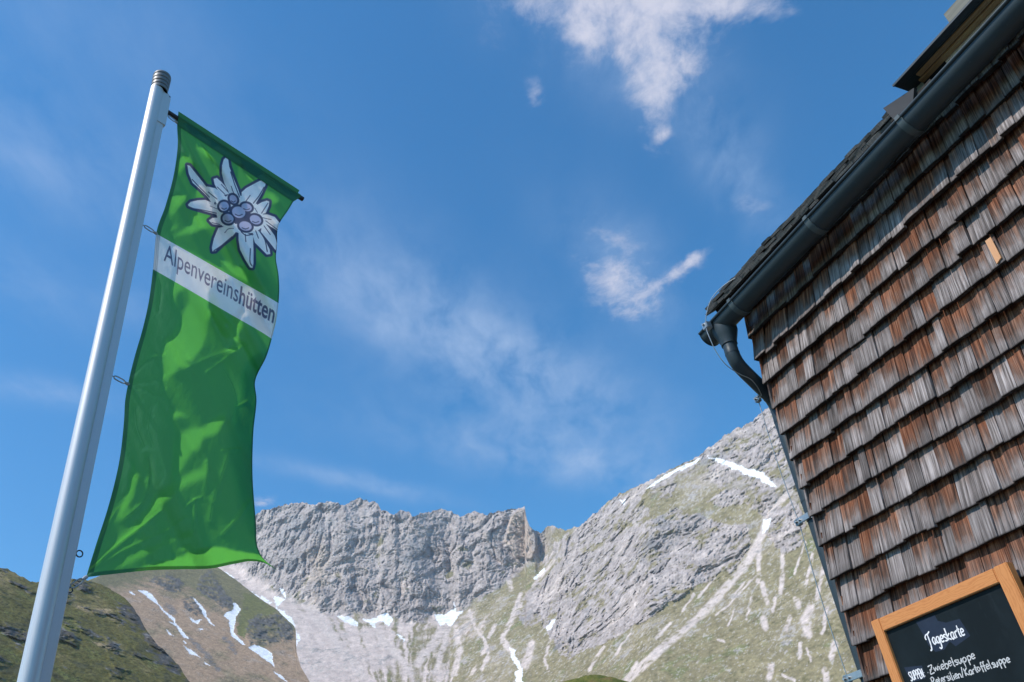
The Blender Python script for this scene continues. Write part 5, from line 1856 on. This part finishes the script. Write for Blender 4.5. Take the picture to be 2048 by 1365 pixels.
# sleeve hem folded over the crossbar: runs round the tube and down the back
n_ = 200
us = np.linspace(0.0, 1.0, n_)
A3, B3 = FP[0, 0], FP[0, -1]
rows = []
c0 = PA3 + np.array([0, 0, CB_Z])
s0, s1_ = (A3 - c0) @ BDIR, (B3 - c0) @ BDIR
jit_ = fbm(np.stack([us * 9, us * 0, us * 0], -1), 3)
for a in np.linspace(-70, 205, 14):
    rr_ = .0205
    q = c0 + BDIR * (s0 + (s1_ - s0) * us)[:, None] + NF_ * (rr_ * math.cos(RAD(a))) + np.array([0, 0, 1.0]) * (rr_ * math.sin(RAD(a)))
    rows.append(q)
front_row = FP[int(.036 * FNV)][np.linspace(0, FNU - 1, n_).astype(int)] + NF_ * .004
rows[0] = front_row
mid_row = front_row * .5 + rows[1] * .5 + NF_ * (.004 + .006 * jit_)[:, None]
rows.insert(1, mid_row)
SH = np.array(rows)
mat_sleeve, t = material("folded_green_hem")
principled(t, (.018, .135, .040), .7)
sh_o = grid_mesh("sleeve_hem", SH - FO, mat_sleeve)
sh_o.parent = flag
# clips between pole and flag edge
for vq in (.03, .345, .672, 1.0):
    e_ = FP[int(vq * (FNV - 1)), 0]
    k_pt = PA3 + BDIR * (KX + (.014 if vq < .2 else 0.0)) + np.array([0, 0, e_[2] + (.012 if vq < .9 else -.07)])
    dvec = e_ - k_pt
    Ld = np.linalg.norm(dvec)
    ax = dvec / Ld
    side = np.cross(ax, NF_); side /= np.linalg.norm(side)
    lk = MB()
    c_ = k_pt + ax * (Ld * .50)
    hl, hw_ = min(Ld * .32, .034), .011
    ring = []
    for a in np.linspace(0, 2 * math.pi, 28, endpoint=False):
        ca, sa = math.cos(a), math.sin(a)
        ring.append(c_ + ax * (hl * np.sign(ca) * abs(ca) ** .6) + side * (hw_ * np.sign(sa) * abs(sa) ** .8))
    lk.loop_tube([p - FO for p in ring], .0034, 8)
    lk.tube([k_pt - ax * .012 - FO, c_ - ax * hl - FO], .0026, 8)
    lk.build("link", mat_link, flag, True)
    tbm = MB().tube([c_ + ax * hl * .9 - FO, e_ - ax * .006 - FO, e_ + ax * .006 - FO], [.006, .009, .008], 8)
    tbm.build("clip", mat_link, flag, True)
    if vq == 1.0:
        MB().loop_tube([k_pt - FO + BDIR * (.012 + .012 * math.cos(a)) + np.array([0, 0, .012 * math.sin(a)]) for a in np.linspace(0, 2 * math.pi, 20, endpoint=False)], .003, 8).build("ring", mat_eye, flag, True)

# ------------------------------------------------------------------ thin mountain air
mh, t = material("thin_air")
pv = t.n('ShaderNodeVolumePrincipled')
pv.inputs['Color'].default_value = (.80, .86, 1.0, 1)
pv.inputs['Density'].default_value = 0.00016
pv.inputs['Anisotropy'].default_value = 0.25
oh = t.n('ShaderNodeOutputMaterial')
t.link(pv.outputs[0], oh.inputs['Volume'])
top = float(max(main.data.vertices[i].co.z for i in range(0, len(main.data.vertices), 7))) + 60.0
haze = MB().box(-2700, 2700, -2700, 2700, -60.0, top).build("haze", mh)
tag(haze, kind='stuff')
